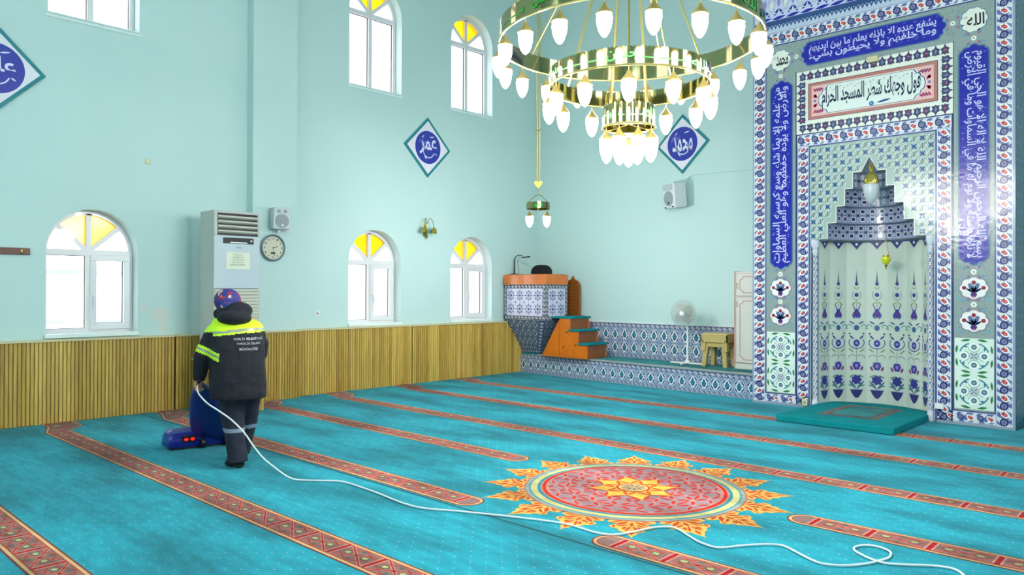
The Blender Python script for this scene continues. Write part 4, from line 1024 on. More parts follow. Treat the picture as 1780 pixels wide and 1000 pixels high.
plaque(fQ, -6.775, 4.085, .51, 'محمد', 'عليه السلام', 'diamond calligraphy plaque on the far wall beside the big chandelier', .29)

# ------------------------------------------------------------------ speakers, clock, rail
M_spk = mat('speaker_grey', '#B9C2C6', .5); M_grille = mat('speaker_grille', '#8F989E', .6, bump=.3, bscale=300)
def speaker_small():
    M = Matrix.Translation((-9.93+.02, 5.585, 2.42)) @ Matrix.Rotation(math.radians(-12), 4, 'Z')
    root = thing('loudspeaker', (-9.93, 5.585, 2.42), 'small pale grey loudspeaker on the pier above the clock', 'loudspeaker')
    mb = MB(); mb.prism([(-.125, .01), (.125, .01), (.115, .32), (-.115, .32)], lambda u, v, w: M @ Vector((w, u, v)), .015, .19); mb.build('cabinet', M_spk, root, bevel=.012)
    R = M @ Matrix.Rotation(PI/2, 4, 'Y').to_4x4()
    def disc(r, u, v, name, m):
        b = MB(); b.prism([(u+r*math.cos(2*PI*i/24), v+r*math.sin(2*PI*i/24)) for i in range(24)], lambda a_, b_, w: M @ Vector((w, a_, b_)), .188, .196); b.build(name, m, root)
    disc(.098, 0, .125, 'woofer', M_grille); disc(.026, -.045, .262, 'tweeter', M_grille); disc(.026, .045, .262, 'tweeter', M_grille)
    b = MB(); b.prism([(-.008, .055), (.018, .055), (.018, .078), (-.008, .078)], lambda a_, b_, w: M @ Vector((w, a_, b_)), .197, .2); b.build('badge', M_white_pl, root)
    b = MB(); b.box(-9.93, -9.87, 5.56, 5.61, 2.39, 2.43); b.box(-9.925, -9.90, 5.6, 5.78, 2.415, 2.425); b.build('bracket', M_white_pl, root)
speaker_small()
def speaker_big():
    root = thing('loudspeaker', (-6.77, QY, 2.95), 'white loudspeaker with horn on the far wall below the diamond plaque', 'loudspeaker')
    M = Matrix.Translation((-6.80, 11.17, 2.97)) @ Matrix.Rotation(math.radians(-24), 4, 'Z') @ Matrix.Rotation(math.radians(6), 4, 'X')
    mb = MB(); mb.prism([(-.16, .0), (.16, .0), (.165, .42), (-.165, .42)], lambda u, v, w: M @ Vector((u, -.1+w, v)), 0, .26); mb.build('cabinet', M_spkw, root, bevel=.025)
    def disc(r, u, v, d0, d1, name, m, ry=None):
        b = MB(); b.prism([(u+r*math.cos(2*PI*i/24), v+(ry or r)*math.sin(2*PI*i/24)) for i in range(24)], lambda a_, b_, w: M @ Vector((a_, -.1-w, b_)), d0, d1); b.build(name, m, root)
    disc(.128, 0, .165, -.002, .008, 'woofer', M_grille)
    b = MB(); fr = [(-.14, .30), (.14, .30), (.14, .405), (-.14, .405)]; bk = [(-.03, .325), (.03, .325), (.03, .385), (-.03, .385)]
    b.loft([[M @ Vector((u, -.104, v)) for u, v in fr], [M @ Vector((u, -.06, v)) for u, v in bk]], 0, cap=False); b.add([M @ Vector((u, -.1015, v)) for u, v in fr], [(0, 1, 2, 3)])
    b.build('horn', M_horn, root)
    b = MB(); b.prism([(-.02, .075), (.02, .075), (.02, .11), (-.02, .11)], lambda a_, b_, w: M @ Vector((a_, -.1-w, b_)), .009, .012); b.build('badge', M_black, root)
    for s in (-.105, .105):
        b = MB(); b.prism([(s-.025, .012), (s+.025, .012), (s+.02, .035), (s-.02, .035)], lambda a_, b_, w: M @ Vector((a_, -.1-w, b_)), -.002, .004); b.build('port', M_black, root)
    b = MB(); b.box(-6.79, -6.73, 11.28, QY-.001, 3.10, 3.22); b.build('bracket', M_spkw, root)
M_spkw = mat('speaker_white', '#D3DADC', .45); M_horn = mat('horn_grey', '#AEB8BC', .5)
speaker_big()
root = thing('conduit', (-5.8, QY, 3.52), 'thin white conduit running along the far wall to the niche', 'cable')
mb = MB(); mb.tube([(-6.68, QY-.02, 3.42), (-6.66, QY-.012, 3.50), (-6.60, QY-.012, 3.535), (-4.94, QY-.012, 3.51)], .009, 6); mb.build('tube', M_wall, root)
def clock():
    o = Vector((-9.93, 5.51, 2.17)); root = thing('wall_clock', o, 'round silver rimmed wall clock on the pier beside the air conditioner', 'clock')
    M = Matrix.Rotation(PI/2, 4, 'Y')
    mb = MB(); mb.lathe([(.16, .0), (.19, .005), (.193, .03), (.178, .045), (.165, .035)], o+Vector((.001, 0, 0)), 36, M=M, cap=False); mb.build('rim', mat('silver_rim', '#7C8C96', .3, metal=.4), root, smooth=True)
    mb = MB(); mb.lathe([(.168, .002), (.168, .02)], o+Vector((.001, 0, 0)), 36, M=M); mb.build('dial', mat('cream_dial', '#C9C9B4', .5), root)
    a = Art(lambda u, v, w: (o.x+.024+w, o.y+u, o.z+v))
    for k in range(12):
        t = k*PI/6; x, y = .132*math.sin(t), .132*math.cos(t); n = str(k or 12); a.text(n, x-.010*len(n), y-.013, x+.010*len(n), y+.013, '#20241E', 1, .02)
    a.rect(-.035, -.088, .035, -.06, '#2E342E', 1)
    a.build('numerals', M_print, root)
    a = Art(lambda u, v, w: (o.x+.027+w, o.y+u, o.z+v)); a.line([(-.01, -.003), (.075, .022)], .009, '#15181A', 1); a.line([(-.004, .012), (.024, -.115)], .006, '#15181A', 2); a.disc(0, 0, .009, '#15181A', 3)
    a.build('hands', M_print, root)
clock()
root = thing('coat_hook_rail', (WX, 2.2, 1.96), 'dark brown wooden coat hook rail left of the big window', 'hook rail')
mb = MB(); mb.box(WX+.001, WX+.022, 1.2, 2.54, 1.965, 2.045); mb.build('board', mat('mahogany', '#5A2318', .4, coat=.3), root, bevel=.006)
for y in (2.46, 2.17, 1.88, 1.59):
    mb = MB(); mb.ball((WX+.028, y, 2.005), (.008, .018, .03), 10, 6); mb.tube([(WX+.03, y, 2.01), (WX+.065, y, 2.0), (WX+.075, y, 2.02)], .006, 6); mb.tube([(WX+.03, y, 1.99), (WX+.05, y, 1.975), (WX+.055, y, 1.985)], .005, 6); mb.build('hook', M_brass, root, smooth=True)

# sconce
def sconce():
    o = Vector((WX, 8.47, 2.6)); root = thing('wall_sconce', o, 'gold wall sconce with two arms between the low windows', 'wall lamp')
    mb = MB(); mb.ball(o+Vector((.02, 0, -.01)), (.025, .05, .10), 14, 8); mb.lathe([(.004, -.15), (.016, -.12), (.026, -.09), (.014, -.06), (.03, -.03), (.014, .02), (.02, .1)], o+Vector((.06, 0, 0)), 12); mb.build('backplate', M_brass, root, smooth=True)
    for s in (-1, 1):
        end = o+Vector((.13, s*.10, .06)) if s > 0 else o+Vector((.12, s*.09, .04))
        mb = MB(); pts = [o+Vector((.06+(end.x-o.x-.06)*t, s*.105*t, .05+.16*math.sin(PI*min(1, t*1.0))**.7)) for t in [i/10 for i in range(11)]]; mb.tube(pts, .006, 8); ar = mb.build('arm', M_brass, root, smooth=True)
        mb = MB(); e = pts[-1]; mb.lathe([(.01, .01), (.03, -.005), (.05, -.04), (.056, -.09), (.048, -.10)], e, 14); mb.build('lamp_cup', M_brass, ar, smooth=True)
sconce()

# ------------------------------------------------------------------ air conditioner on its slatted plinth
panelp = thing('plinth', (-9.5, 4.6, 0), 'slatted oak plinth under the tall air conditioner', 'plinth')
mb = MB(); mb.box(-9.78, -9.18, 4.32, 4.985, .0, .66); mb.build('body', M_slat_dk, panelp)
mb = MB(); random.seed(5)
def slats_along(mb, axis, c, a0, a1, z0, z1):
    n = round((a1-a0)/.042); p = (a1-a0)/n
    for i in range(n):
        a = a0+i*p; col = mix(lin('#9C7626'), lin('#CDAF58'), random.random()); prof = [(a+.002, 0), (a+.006, .009), (a+p*.5, .013), (a+p-.006, .009), (a+p-.002, 0)]
        if axis == 'x': mb.loft([[(c+d, t, z) for t, d in prof] for z in (z0, z1)], 0, col, cap=False, closed=False)
        else: mb.loft([[(t, c-d, z) for t, d in prof] for z in (z0, z1)], 0, col, cap=False, closed=False)
slats_along(mb, 'x', -9.179, 4.32, 4.985, 0, .655); slats_along(mb, 'y', 4.319, -9.78, -9.18, 0, .655); mb.build('slats', M_slat, panelp, smooth=True)
mb = MB(); mb.box(-9.79, -9.155, 4.30, 4.99, .66, .68); mb.build('top_board', M_cop, panelp)
def aircon():
    x0, x1, y0, y1, z0, z1 = -9.70, -9.30, 4.36, 4.98, .682, 2.585
    root = thing('air_conditioner', ((x0+x1)/2, (y0+y1)/2, z0), 'tall pale floor standing air conditioner behind the woman', 'air conditioner')
    body = mat('aircon_body', '#AEB2AC', .4, coat=.2); front = mat('aircon_front', '#B4C0C8', .3, coat=.3); lou = mat('aircon_louvre', '#BDBFB4', .4); M_grl = mat('aircon_grille', '#A6AA92', .5)
    mb = MB(); mb.box(x0, x1-.03, y0, y1, z0, z1); b = mb.build('body', body, root, bevel=.012)
    mb = MB(); f = x1-.03
    mb.box(f, f+.03, y0, y0+.045, 2.27, z1); mb.box(f, f+.03, y1-.03, y1, 2.27, z1); mb.box(f, f+.03, y0+.045, y1-.03, z1-.035, z1); mb.build('outlet_frame', body, root, bevel=.004)
    mb = MB(); mb.box(f, f+.004, y0+.045, y1-.03, 2.27, z1-.035); mb.build('outlet_cavity', M_black, root)
    for i in range(4):
        mb = MB(); z = 2.295+i*.062; M = Matrix.Translation((f+.02, 0, z+.02)) @ Matrix.Rotation(math.radians(-28), 4, 'Y'); mb.box(-.022, .022, y0+.05, y1-.035, -.012, .012, M=M); mb.build('louvre', lou, root, bevel=.003)
    mb = MB(); mb.box(f, f+.035, y0, y1, 1.585, 2.268); mb.build('front_panel', front, root, bevel=.008)
    mb = MB(); mb.box(f+.035, f+.041, 4.475, 4.89, 2.165, 2.24); mb.build('display', M_black, root, bevel=.003)
    mb = MB(); mb.box(f+.041, f+.043, 4.57, 4.80, 2.172, 2.185); mb.box(f+.041, f+.043, 4.845, 4.868, 2.195, 2.215); mb.build('display_lights', M_white_pl, root)
    mb = MB(); mb.box(f, f+.018, y0, y1, z0, 1.58); mb.build('intake_frame', M_grl, root, bevel=.004)
    mb = MB()
    for i in range(21): mb.box(f+.018, f+.03, y0+.015, y1-.015, z0+.03+i*.042, z0+.03+i*.042+.026)
    mb.build('intake_grille', lou, root)
    a = Art(lambda u, v, w: (f+.036+w, u, v)); a.rect(4.655, 2.110, 4.725, 2.118, '#5A6064', 0); a.build('badge', M_print, root)
    r2 = thing('paper_notice', (f+.036, 4.68, 1.84), 'white paper notice taped to the air conditioner front', 'notice')
    mb = MB(); mb.box(f+.0355, f+.0375, 4.52, 4.84, 1.838, 2.055); mb.build('sheet', mat('paper', '#D2D8C4', .8), r2)
    a = Art(lambda u, v, w: (f+.0385+w, u, v)); random.seed(2)
    for k, (w0, w1) in enumerate(((.62, .33), (.58, .34), (.55, .32), (.56, .36), (.5, .24))):
        zc = 2.02-k*.032; u = 4.68-.5*(.13, .15, .17, .16, .22)[k]; e = 4.68+.5*(.13, .15, .17, .16, .22)[k]
        while u < e-.01:
            L_ = random.uniform(.010, .016)
            for q in range(2): a.line([(u+random.uniform(0, .008), zc-.007), (u+random.uniform(0, .010), zc+.007)], .0022, '#6E746A', 1)
            a.line([(u, zc+random.choice((-.007, 0, .007))), (u+.008, zc+random.choice((-.007, 0, .007)))], .0022, '#6E746A', 1); u += L_
    a.build('writing', M_print, r2)
aircon()

# ------------------------------------------------------------------ preaching pulpit in the corner
def pulpit():
    x0, x1, y0, y1 = -10.04, -9.0, 10.4, 11.02
    root = thing('pulpit', (x0+.5, y1, .37), 'blue tiled corner pulpit with orange wooden rim', 'pulpit')
    mb = MB(); mb.box(x0, x1, y0, y1, 1.03, 1.68); mb.build('box', M_marble, root)
    mb = MB(); top = [(x0, y0+.01), (x1-.01, y0+.01), (x1-.01, y1), (x0, y1)]; bot = [(x0+.02, 10.86), (-9.52, 10.86), (-9.52, y1), (x0+.02, y1)]
    mb.loft([[(x, y, .375) for x, y in bot], [(x, y, 1.03) for x, y in top]]); mb.build('tapered_base', M_marble, root)
    def face(fn, W, H, cols, rows, name):
        a = Art(fn); t = .075; a.rect(0, 0, W, H, '#5D6C94', 0); swirl_border(a, 0, W, 0, t, .09); swirl_border(a, 0, W, H-t, H, .09)
        T0 = a.T; a.T = lambda s, q: (q, s); swirl_border(a, t, H-t, 0, t, .09); swirl_border(a, t, H-t, W-t, W, .09); a.T = T0
        a.rect(t, t, W-t, H-t, '#C9C4DA', 2); pw, ph = (W-2*t)/cols, (H-2*t)/rows
        for i in range(cols):
            for j in range(rows):
                u, v = t+(i+.5)*pw, t+(j+.5)*ph
                a.scallop(u, v, pw*.13, 8, '#2E3C74', 4, .3)
                for q in range(8):
                    th = q*PI/4; a.leaf(u+pw*.16*math.cos(th), v+ph*.16*math.sin(th), u+pw*.46*math.cos(th), v+ph*.44*math.sin(th), .028, '#4A5C8C', 3)
                    a.leaf(u+pw*.2*math.cos(th+.35), v+ph*.2*math.sin(th+.35), u+pw*.36*math.cos(th+.35), v+ph*.36*math.sin(th+.35), .014, '#7C88B0', 3)
                a.disc(u+pw/2, v+ph/2, .018, '#3A4A80', 4, 8) if i < cols-1 and j < rows-1 else None
        a.build(name, M_glaze_mat, root)
    face(lambda u, v, w: (x0+u, y0-.003-w, 1.03+v), x1-x0, .65, 4, 2, 'front_tiles')
    face(lambda u, v, w: (x1+.003+w, y0+u, 1.03+v), y1-y0, .65, 2, 2, 'side_tiles')
    # sloping faces
    def slope(A, B, C_, D, name):
        A, B, C_, D = map(Vector, (A, B, C_, D)); n = (B-A).cross(D-A).normalized()
        fn = lambda u, v, w: tuple((A*(1-u)+B*u)*(1-v)+(D*(1-u)+C_*u)*v+n*(.003+w))
        a = Art(fn); a.rect(0, 0, 1, 1, '#5C6F8E', 0); nx = max(2, round((C_-D).length/.17)); ny = 4
        for i in range(-3, nx*2):
            for j in range(ny):
                u, v = (i+.5)/nx+(1-v0_(j, ny))*.0, (j+.5)/ny
                if not (0.02 < u < .98): continue
                for s, c_, l in ((1, '#C2CAD6', 1), (.68, '#2E4664', 2)):
                    a.poly([(min(.99, max(.01, u+p*s/nx)), v+q*s/ny) for p, q in ((-.42, .1), (-.1, .44), (.42, -.1), (.1, -.44))], c_, l)
                a.disc(u, v, .1/nx, '#6E8CA0', 3, 6, .1/ny)
        a.rect(0, 0, 1, .12, '#4A5A84', 4); a.rect(.86, 0, 1, 1, '#4A5A84', 4)
        for i in range(8): a.disc((i+.5)/8, .06, .04, '#C4CAD8', 5, 8, .035)
        for i in range(9): a.disc(.93, .15+i*.095, .04, '#C4CAD8', 5, 8, .03)
        a.build(name, M_glaze_mat, root)
    v0_ = lambda j, n: 0
    slope((bot[0][0], bot[0][1], .375), (bot[1][0], bot[1][1], .375), (top[1][0], top[1][1], 1.03), (top[0][0], top[0][1], 1.03), 'sloping_tiles')
    slope((bot[1][0], bot[1][1], .375), (bot[2][0], bot[2][1], .375), (top[2][0], top[2][1], 1.03), (top[1][0], top[1][1], 1.03), 'sloping_tiles')
    mb = MB(); mb.box(x0-.0, x1+.022, y0-.022, y1+.0, 1.685, 1.868); mb.build('rim', M_pine, root, bevel=.004)
    mb = MB(); mb.box(x0+.03, x1-.01, y0+.01, y1-.03, 1.869, 1.874); mb.build('desk_top', M_pine_dk, root)
pulpit()
def stair():
    root = thing('pulpit_stair', (-8.6, 10.85, .37), 'orange wooden steps with teal treads beside the pulpit', 'steps')
    y0, y1 = 10.55, 11.12; X = [-8.78, -8.56, -8.37, -8.17]; Z = [1.07, .845, .61]
    side = [(-9.22, .372), (-8.17, .372), (-8.17, .61), (-8.37, .61), (-8.37, .845), (-8.56, .845), (-8.56, 1.07), (-8.79, 1.07)]
    for y in (y0, y1-.03):
        mb = MB(); mb.prism(side, lambda u, v, w: (u, w, v), y, y+.03); mb.build('side_board', M_pine, root)
    for i, (x, zt) in enumerate(((-8.56, 1.07), (-8.37, .845), (-8.17, .61))):
        mb = MB(); mb.box(x-.022, x-.001, y0+.031, y1-.031, zt-.235, zt-.001); mb.build('riser', M_pine_dk, root)
        xa = (-8.98 if i == 0 else (-8.60, -8.42, -8.21)[i]-.16)
        mb = MB(); mb.box(max(xa, -8.985), x+.04, y0-.025, y1+.01, zt+.001, zt+.035); mb.build('tread', M_teal_pile, root, bevel=.008)
    a = Art(lambda u, v, w: (u, y0-.0012-w, v))
    a.line([(-8.80, .38), (-8.80, 1.05)], .006, '#5A2808', 1)
    for u, v in ((-8.63, .82), (-8.43, .60), (-8.7, .55)): a.disc(u, v, .014, '#4A1E08', 1, 8, .022)
    a.build('knots', M_print, root)
stair()
def carved():
    root = thing('carved_panel', (-9.07, 11.3, 1.14), 'pointed carved wooden panel standing behind the pulpit steps', 'panel')
    xc = -9.07; w = .165
    out = [(xc-w, 1.106), (xc+w, 1.106), (xc+w, 1.66)]+[(xc+w*math.cos(t)*1.0, 1.66+.13*math.sin(t)) for t in [PI/2*i/6 for i in range(1, 6)]]+[(xc+.02, 1.81), (xc, 1.85), (xc-.02, 1.81)]+[(xc-w*math.cos(t), 1.66+.13*math.sin(t)) for t in [PI/2*i/6 for i in range(5, 0, -1)]]+[(xc-w, 1.66)]
    mb = MB(); mb.prism(out, lambda u, v, w_: (u, w_, v), 11.26, 11.30); mb.build('board', M_pine_dk, root)
    a = Art(lambda u, v, w_: (u, 11.259-w_, v)); random.seed(4)
    a.poly([(xc+(p[0]-xc)*.8, 1.13+(p[1]-1.13)*.93) for p in out], '#7A4210', 1)
    for i in range(4):
        for j in range(9):
            u, v = xc-.10+i*.066, 1.17+j*.062; a.arc(u, v, .024, 0, 2*PI, .005, '#4A2206', 2, 8); a.leaf(u-.03, v-.02, u+.03, v+.03, .016, '#A8642A', 3)
    a.build('carving', attr_mat('carved_wood', .5), root)
    return root
carved()
mb = MB(); mb.box(-9.3, -8.84, 11.13, 11.36, .375, 1.105)
tag(mb.build('stand', M_pine_dk), 'dark wooden post block holding the carved panel by the steps', 'stand')
def backrest():
    root = thing('chair_back', (-9.44, 10.78, 1.874), 'black rounded cushion back rising above the pulpit rim', 'cushion')
    w = .235; pts = [(-w, 0), (w, 0)]+[(w*math.cos(t), .06+.13*math.sin(t)) for t in [PI*i/14 for i in range(15)]]
    pts = [(-w, 0), (w, 0)]+[((w*abs(math.cos(t))**.7)*(1 if math.cos(t) >= 0 else -1), .03+.15*math.sin(t)) for t in [PI*i/16 for i in range(17)]]
    mb = MB(); mb.prism(pts, lambda u, v, k: (-9.44+u, k, 1.877+v), 10.74, 10.84); mb.build('pad', mat('black_fabric', '#0C0C10', .9), root, bevel=.02)
backrest()
def micro():
    o = Vector((-9.87, 10.48, 1.874)); root = thing('microphone', o, 'black gooseneck microphone standing on the pulpit rim', 'microphone')
    mb = MB(); mb.lathe([(.09, .0), (.09, .008), (.02, .02), (.016, .03)], o+Vector((.0, .02, .001)), 20); mb.build('base', M_black, root, smooth=True)
    g = [(0, 0, .02), (0, 0, .16), (0, 0, .27), (.02, 0, .325), (.07, 0, .355), (.14, 0, .365), (.20, 0, .35), (.24, -.01, .318)]
    mb = MB(); mb.tube([o+Vector((x, y+.02, z)) for x, y, z in g], [.014, .013, .013, .009, .008, .008, .007, .007], 8); mb.build('gooseneck', M_black, root, smooth=True)
    mb = MB(); mb.tube([o+Vector((.22, .01, .315)), o+Vector((.32, .01, .325)), o+Vector((.40, .01, .33))], [.010, .012, .017], 10); mb.build('capsule', M_black, root, smooth=True)
    mb = MB(); mb.tube([o+Vector((.09, .05, .012)), o+Vector((.06, .06, .16)), o+Vector((.05, .05, .26)), o+Vector((.12, .04, .325)), o+Vector((.22, .02, .315))], .004, 5); mb.build('lead', M_black, root, smooth=True)
micro()

# ------------------------------------------------------------------ fan, stools, cabinet
def fan():
    bx, by, bz = -6.48, 11.06, .371; root = thing('pedestal_fan', (bx, by, bz), 'white pedestal fan standing on the platform', 'fan')
    W = M_white_pl
    for ang in (0.05, PI/2+.05):
        c, s = math.cos(ang), math.sin(ang); L0 = .31 if ang < 1 else .22
        mb = MB(); M = Matrix.Translation((bx, by, bz)) @ Matrix.Rotation(ang, 4, 'Z'); mb.box(-L0, L0, -.022, .022, .002, .028, M=M); mb.build('foot', W, root, bevel=.008)
    mb = MB(); mb.lathe([(.05, .025), (.045, .05), (.02, .065), (.018, .40), (.022, .405), (.014, .43), (.013, .78), (.028, .80), (.03, .86), (.012, .88)], (bx, by, bz), 14); mb.build('pole', W, root, smooth=True)
    d = Vector((.05, -1, .04)).normalized(); hub = Vector((-6.49, 11.08, 1.20)); c = hub+d*.14
    zz = Vector((0, 0, 1)); sx = zz.cross(d).normalized(); sy = d.cross(sx)
    M = Matrix(((sx.x, sy.x, d.x, 0), (sx.y, sy.y, d.y, 0), (sx.z, sy.z, d.z, 0), (0, 0, 0, 1)))
    mb = MB(); mb.lathe([(.02, -.02), (.06, .0), (.065, .06), (.045, .10), (.02, .11)], hub-d*.03, 16, M=M); mb.build('motor', W, root, smooth=True)
    blade = mat('fan_blade', '#A9AFA8', .4)
    for k in range(4):
        mb = MB(); rings = []
        for i in range(7):
            r = .03+i*.025; a0 = PI/2*k+.12*i; hw = (.02, .05, .07, .078, .075, .062, .035)[i]
            ring = []
            for t in (-1, -.3, .3, 1):
                th = a0+t*hw/max(r, .05); ring.append((r*math.cos(th), r*math.sin(th), t*.016))
            ring = ring+[(x, y, z+.002) for x, y, z in ring[::-1]]; rings.append([(M @ Vector(p))+c for p in ring])
        mb.loft(rings); mb.build('blade', blade, root, smooth=True)
    mb = MB(); mb.lathe([(.045, .02), (.045, .045), (.03, .055), (.003, .058)], c+d*.02, 20, M=M); mb.build('hub_cap', mat('white_cap', '#F0F2F2', .3), root, smooth=True)
    wire = mat('fan_guard', '#B4BCB6', .4); mb = MB()
    for k in range(54):
        t = 2*PI*k/54; pts = [(.04, .085), (.12, .078), (.19, .055), (.222, .01), (.19, -.035), (.10, -.055), (.05, -.06)]
        mb.tube([(M @ Vector((r*math.cos(t), r*math.sin(t), z)))+c for r, z in pts], .002, 4)
    for r, z, q in ((.222, .01, .004), (.12, .078, .002), (.19, .055, .002), (.12, -.052, .002)):
        mb.tube([(M @ Vector((r*math.cos(2*PI*i/40), r*math.sin(2*PI*i/40), z)))+c for i in range(41)], q, 6)
    mb.build('guard', wire, root)
fan()
def stools():
    ol = mat('khaki_plastic', '#B5A264', .45, coat=.1)
    x0, x1, y0, y1 = -6.16, -5.66, 10.86, 11.28
    for i, dz in enumerate((0, .075)):
        root = thing('plastic_stool', ((x0+x1)/2, (y0+y1)/2, .371), ['khaki plastic stool at the bottom of the stacked pair', 'khaki plastic stool on top of the stacked pair'][i], 'stool', 'two stacked plastic stools')
        zt = .83+dz; k = .03 if i == 0 else 0
        mb = MB(); mb.box(x0+.025+k, x1-.025-k, y0+.025+k, y1-.025-k, zt-.035, zt); mb.build('seat', ol, root, bevel=.022)
        mb = MB()
        for q in ((x0+.02+k, x1-.02-k, y0+.02+k, y0+.035+k), (x0+.02+k, x1-.02-k, y1-.035-k, y1-.02-k), (x0+.02+k, x0+.035+k, y0+.02, y1-.02), (x1-.035-k, x1-.02-k, y0+.02, y1-.02)): mb.box(q[0], q[1], q[2], q[3], zt-.14, zt-.03)
        mb.build('apron', ol, root)
        if i == 1: mb = MB(); mb.box(-5.95, -5.86, 11.05, 11.075, zt+.0005, zt+.002); mb.build('grip_slot', M_grey, root)
        for sx, ex in ((x0+k, 1), (x1-k, -1)):
            for sy, ey in ((y0+k, 1), (y1-k, -1)):
                s = .068; zb = .372+dz
                mb = MB(); lo = [(sx, sy), (sx+ex*s, sy), (sx+ex*s, sy+ey*s), (sx, sy+ey*s)]; tx, ty = sx+ex*.03, sy+ey*.03
                hi = [(tx, ty), (tx+ex*(s+.02), ty), (tx+ex*(s+.02), ty+ey*(s+.02)), (tx, ty+ey*(s+.02))]
                if i == 1: lo = [(sx-ex*(-.022)+0, sy+ey*.022), (sx+ex*(s+.022), sy+ey*.022), (sx+ex*(s+.022), sy+ey*(s+.022)), (sx+ex*.022, sy+ey*(s+.022))]; zb = .62
                mb.loft([[(x, y, zb) for x, y in lo], [(x, y, zt-.02) for x, y in hi]]); mb.build('leg', ol, root, bevel=.006)
stools()
def cabinet():
    x0, x1, y0, y1 = -5.58, -4.96, 10.93, QY-.03; root = thing('cabinet', ((x0+x1)/2, (y0+y1)/2, .371), 'cream cupboard with pink panel mouldings beside the niche', 'cupboard')
    cr = mat('cream_lacquer', '#D5D4CC', .4, coat=.2); pk = mat('pink_moulding', '#C49C94', .45)
    mb = MB(); mb.box(x0, x1, y0+.02, y1, .371, 1.87); mb.build('carcass', cr, root, bevel=.004)
    for z0, z1 in ((1.50, 1.85), (.47, 1.475)):
        mb = MB(); mb.box(x0+.02, x1-.01, y0, y0+.02, z0, z1); d = mb.build('door', cr, root, bevel=.003)
        a = Art(lambda u, v, w: (u, y0-.001-w, v), .002); u0, u1, v0, v1 = x0+.09, x1-.07, z0+.05, z1-.05; k = .05
        pts = [(u0+k, v0), (u1-k, v0), (u1-k, v0+.03), (u1, v0+k), (u1, v1-k), (u1-k, v1-.03), (u1-k, v1), (u0+k, v1), (u0+k, v1-.03), (u0, v1-k), (u0, v0+k), (u0+k, v0+.03), (u0+k, v0)]
        a.line(pts, .016, '#C49C94', 1); a.frame(x0+.02, z0, x1-.01, z1, .007, '#C49C94', 1); a.build('moulding', M_print, d)
        mb = MB(); zc = z0+.12 if z0 > 1 else z1-.14; mb.tube([(x0+.045, y0, zc), (x0+.045, y0-.025, zc+.01), (x0+.045, y0-.025, zc+.07), (x0+.045, y0, zc+.08)], .006, 8); mb.build('handle', pk, d, smooth=True)
    mb = MB(); mb.box(x0-.012, x0-.001, y0+.01, y1, .371, 1.88); mb.build('edge_strip', pk, root)
cabinet()

# ------------------------------------------------------------------ chandelier
LAMP_POWER = 84
M_lamp = mat('lit_opal_glass', (1, .97, .92, 1), .4, emit=LAMP_POWER)
M_green = mat('green_enamel', '#12B81E', .3, coat=.5)
CX, CY = -3.475, 5.02
ch = thing('chandelier', (CX, CY, 5.05), 'huge three ring brass chandelier with lit opal lamps over the medallion', 'chandelier')
def ring(R, z0, z1, n=96, scal=True, words=()):
    mb = MB(); k = 3*n if scal else n; t = .004
    ro = [(R*math.cos(2*PI*i/k), R*math.sin(2*PI*i/k)) for i in range(k)]
    def ztop(i): return z1+(.013*abs(math.sin(PI*i/3)) if scal else 0)
    o = [Vector((CX+x, CY+y, 0)) for x, y in ro]; q = [Vector((CX+x*(R-t)/R, CY+y*(R-t)/R, 0)) for x, y in ro]
    rings = [[p+Vector((0, 0, z0)) for p in o], [p+Vector((0, 0, ztop(i))) for i, p in enumerate(o)], [p+Vector((0, 0, ztop(i))) for i, p in enumerate(q)], [p+Vector((0, 0, z0)) for p in q]]
    rings.append(rings[0]); mb.loft(rings, cap=False)
    b = mb.build('ring_band', M_band, ch, smooth=True, ang=30)
    mb = MB(); mb.tube([(CX+(R+.002)*math.cos(2*PI*i/n), CY+(R+.002)*math.sin(2*PI*i/n), z0) for i in range(n+1)], .009, 8, cap=False); mb.build('ring_rim', M_rim, ch, smooth=True)
    if words:
        a = Art(lambda u, v, w: (CX+(R+.003+w)*math.cos(u/R), CY+(R+.003+w)*math.sin(u/R), v)); h = z1-z0; nW = len(words)
        for i, wd in enumerate(words):
            c = 2*PI*R*i/nW; s = min(.2, 2*PI*R/nW*.33)
            a.text(shape(wd), c-s*.55, z0+h*.24, c+s*.55, z0+h*.84, '#10B01C', 1, .02)
            p = 2*PI*R/nW/2
            a.line([(c+p-s*.9, z0+h*.42), (c+p-s*.3, z0+h*.40), (c+p+s*.3, z0+h*.40), (c+p+s*.9, z0+h*.42)], .008, '#12B81E', 1)
            for sg in (-1, 1): a.leaf(c+p+sg*s*.95, z0+h*.25, c+p+sg*s*.95, z0+h*.62, .022, '#12B81E', 1)
        a.build('green_lettering', attr_mat('green_enamel_lettering', .3, coat=.3), b)
M_band = mat('mirror_brass_band', '#A39A6C', .07, metal=1); M_rim = mat('pale_brass_rim', '#C8B878', .28, metal=1)
ring(1.035, 3.54, 3.675, 240, True, ['الله', 'محمد', 'ابو بكر', 'عمر', 'عثمان', 'علي', 'حسن', 'حسين'])
ring(.635, 3.195, 3.32, 150, True, ['الله', 'محمد', 'عمر', 'علي', 'عثمان', 'حسن'])
ring(.205, 2.875, 3.035, 48, True, ['الله', 'محمد', 'علي'])
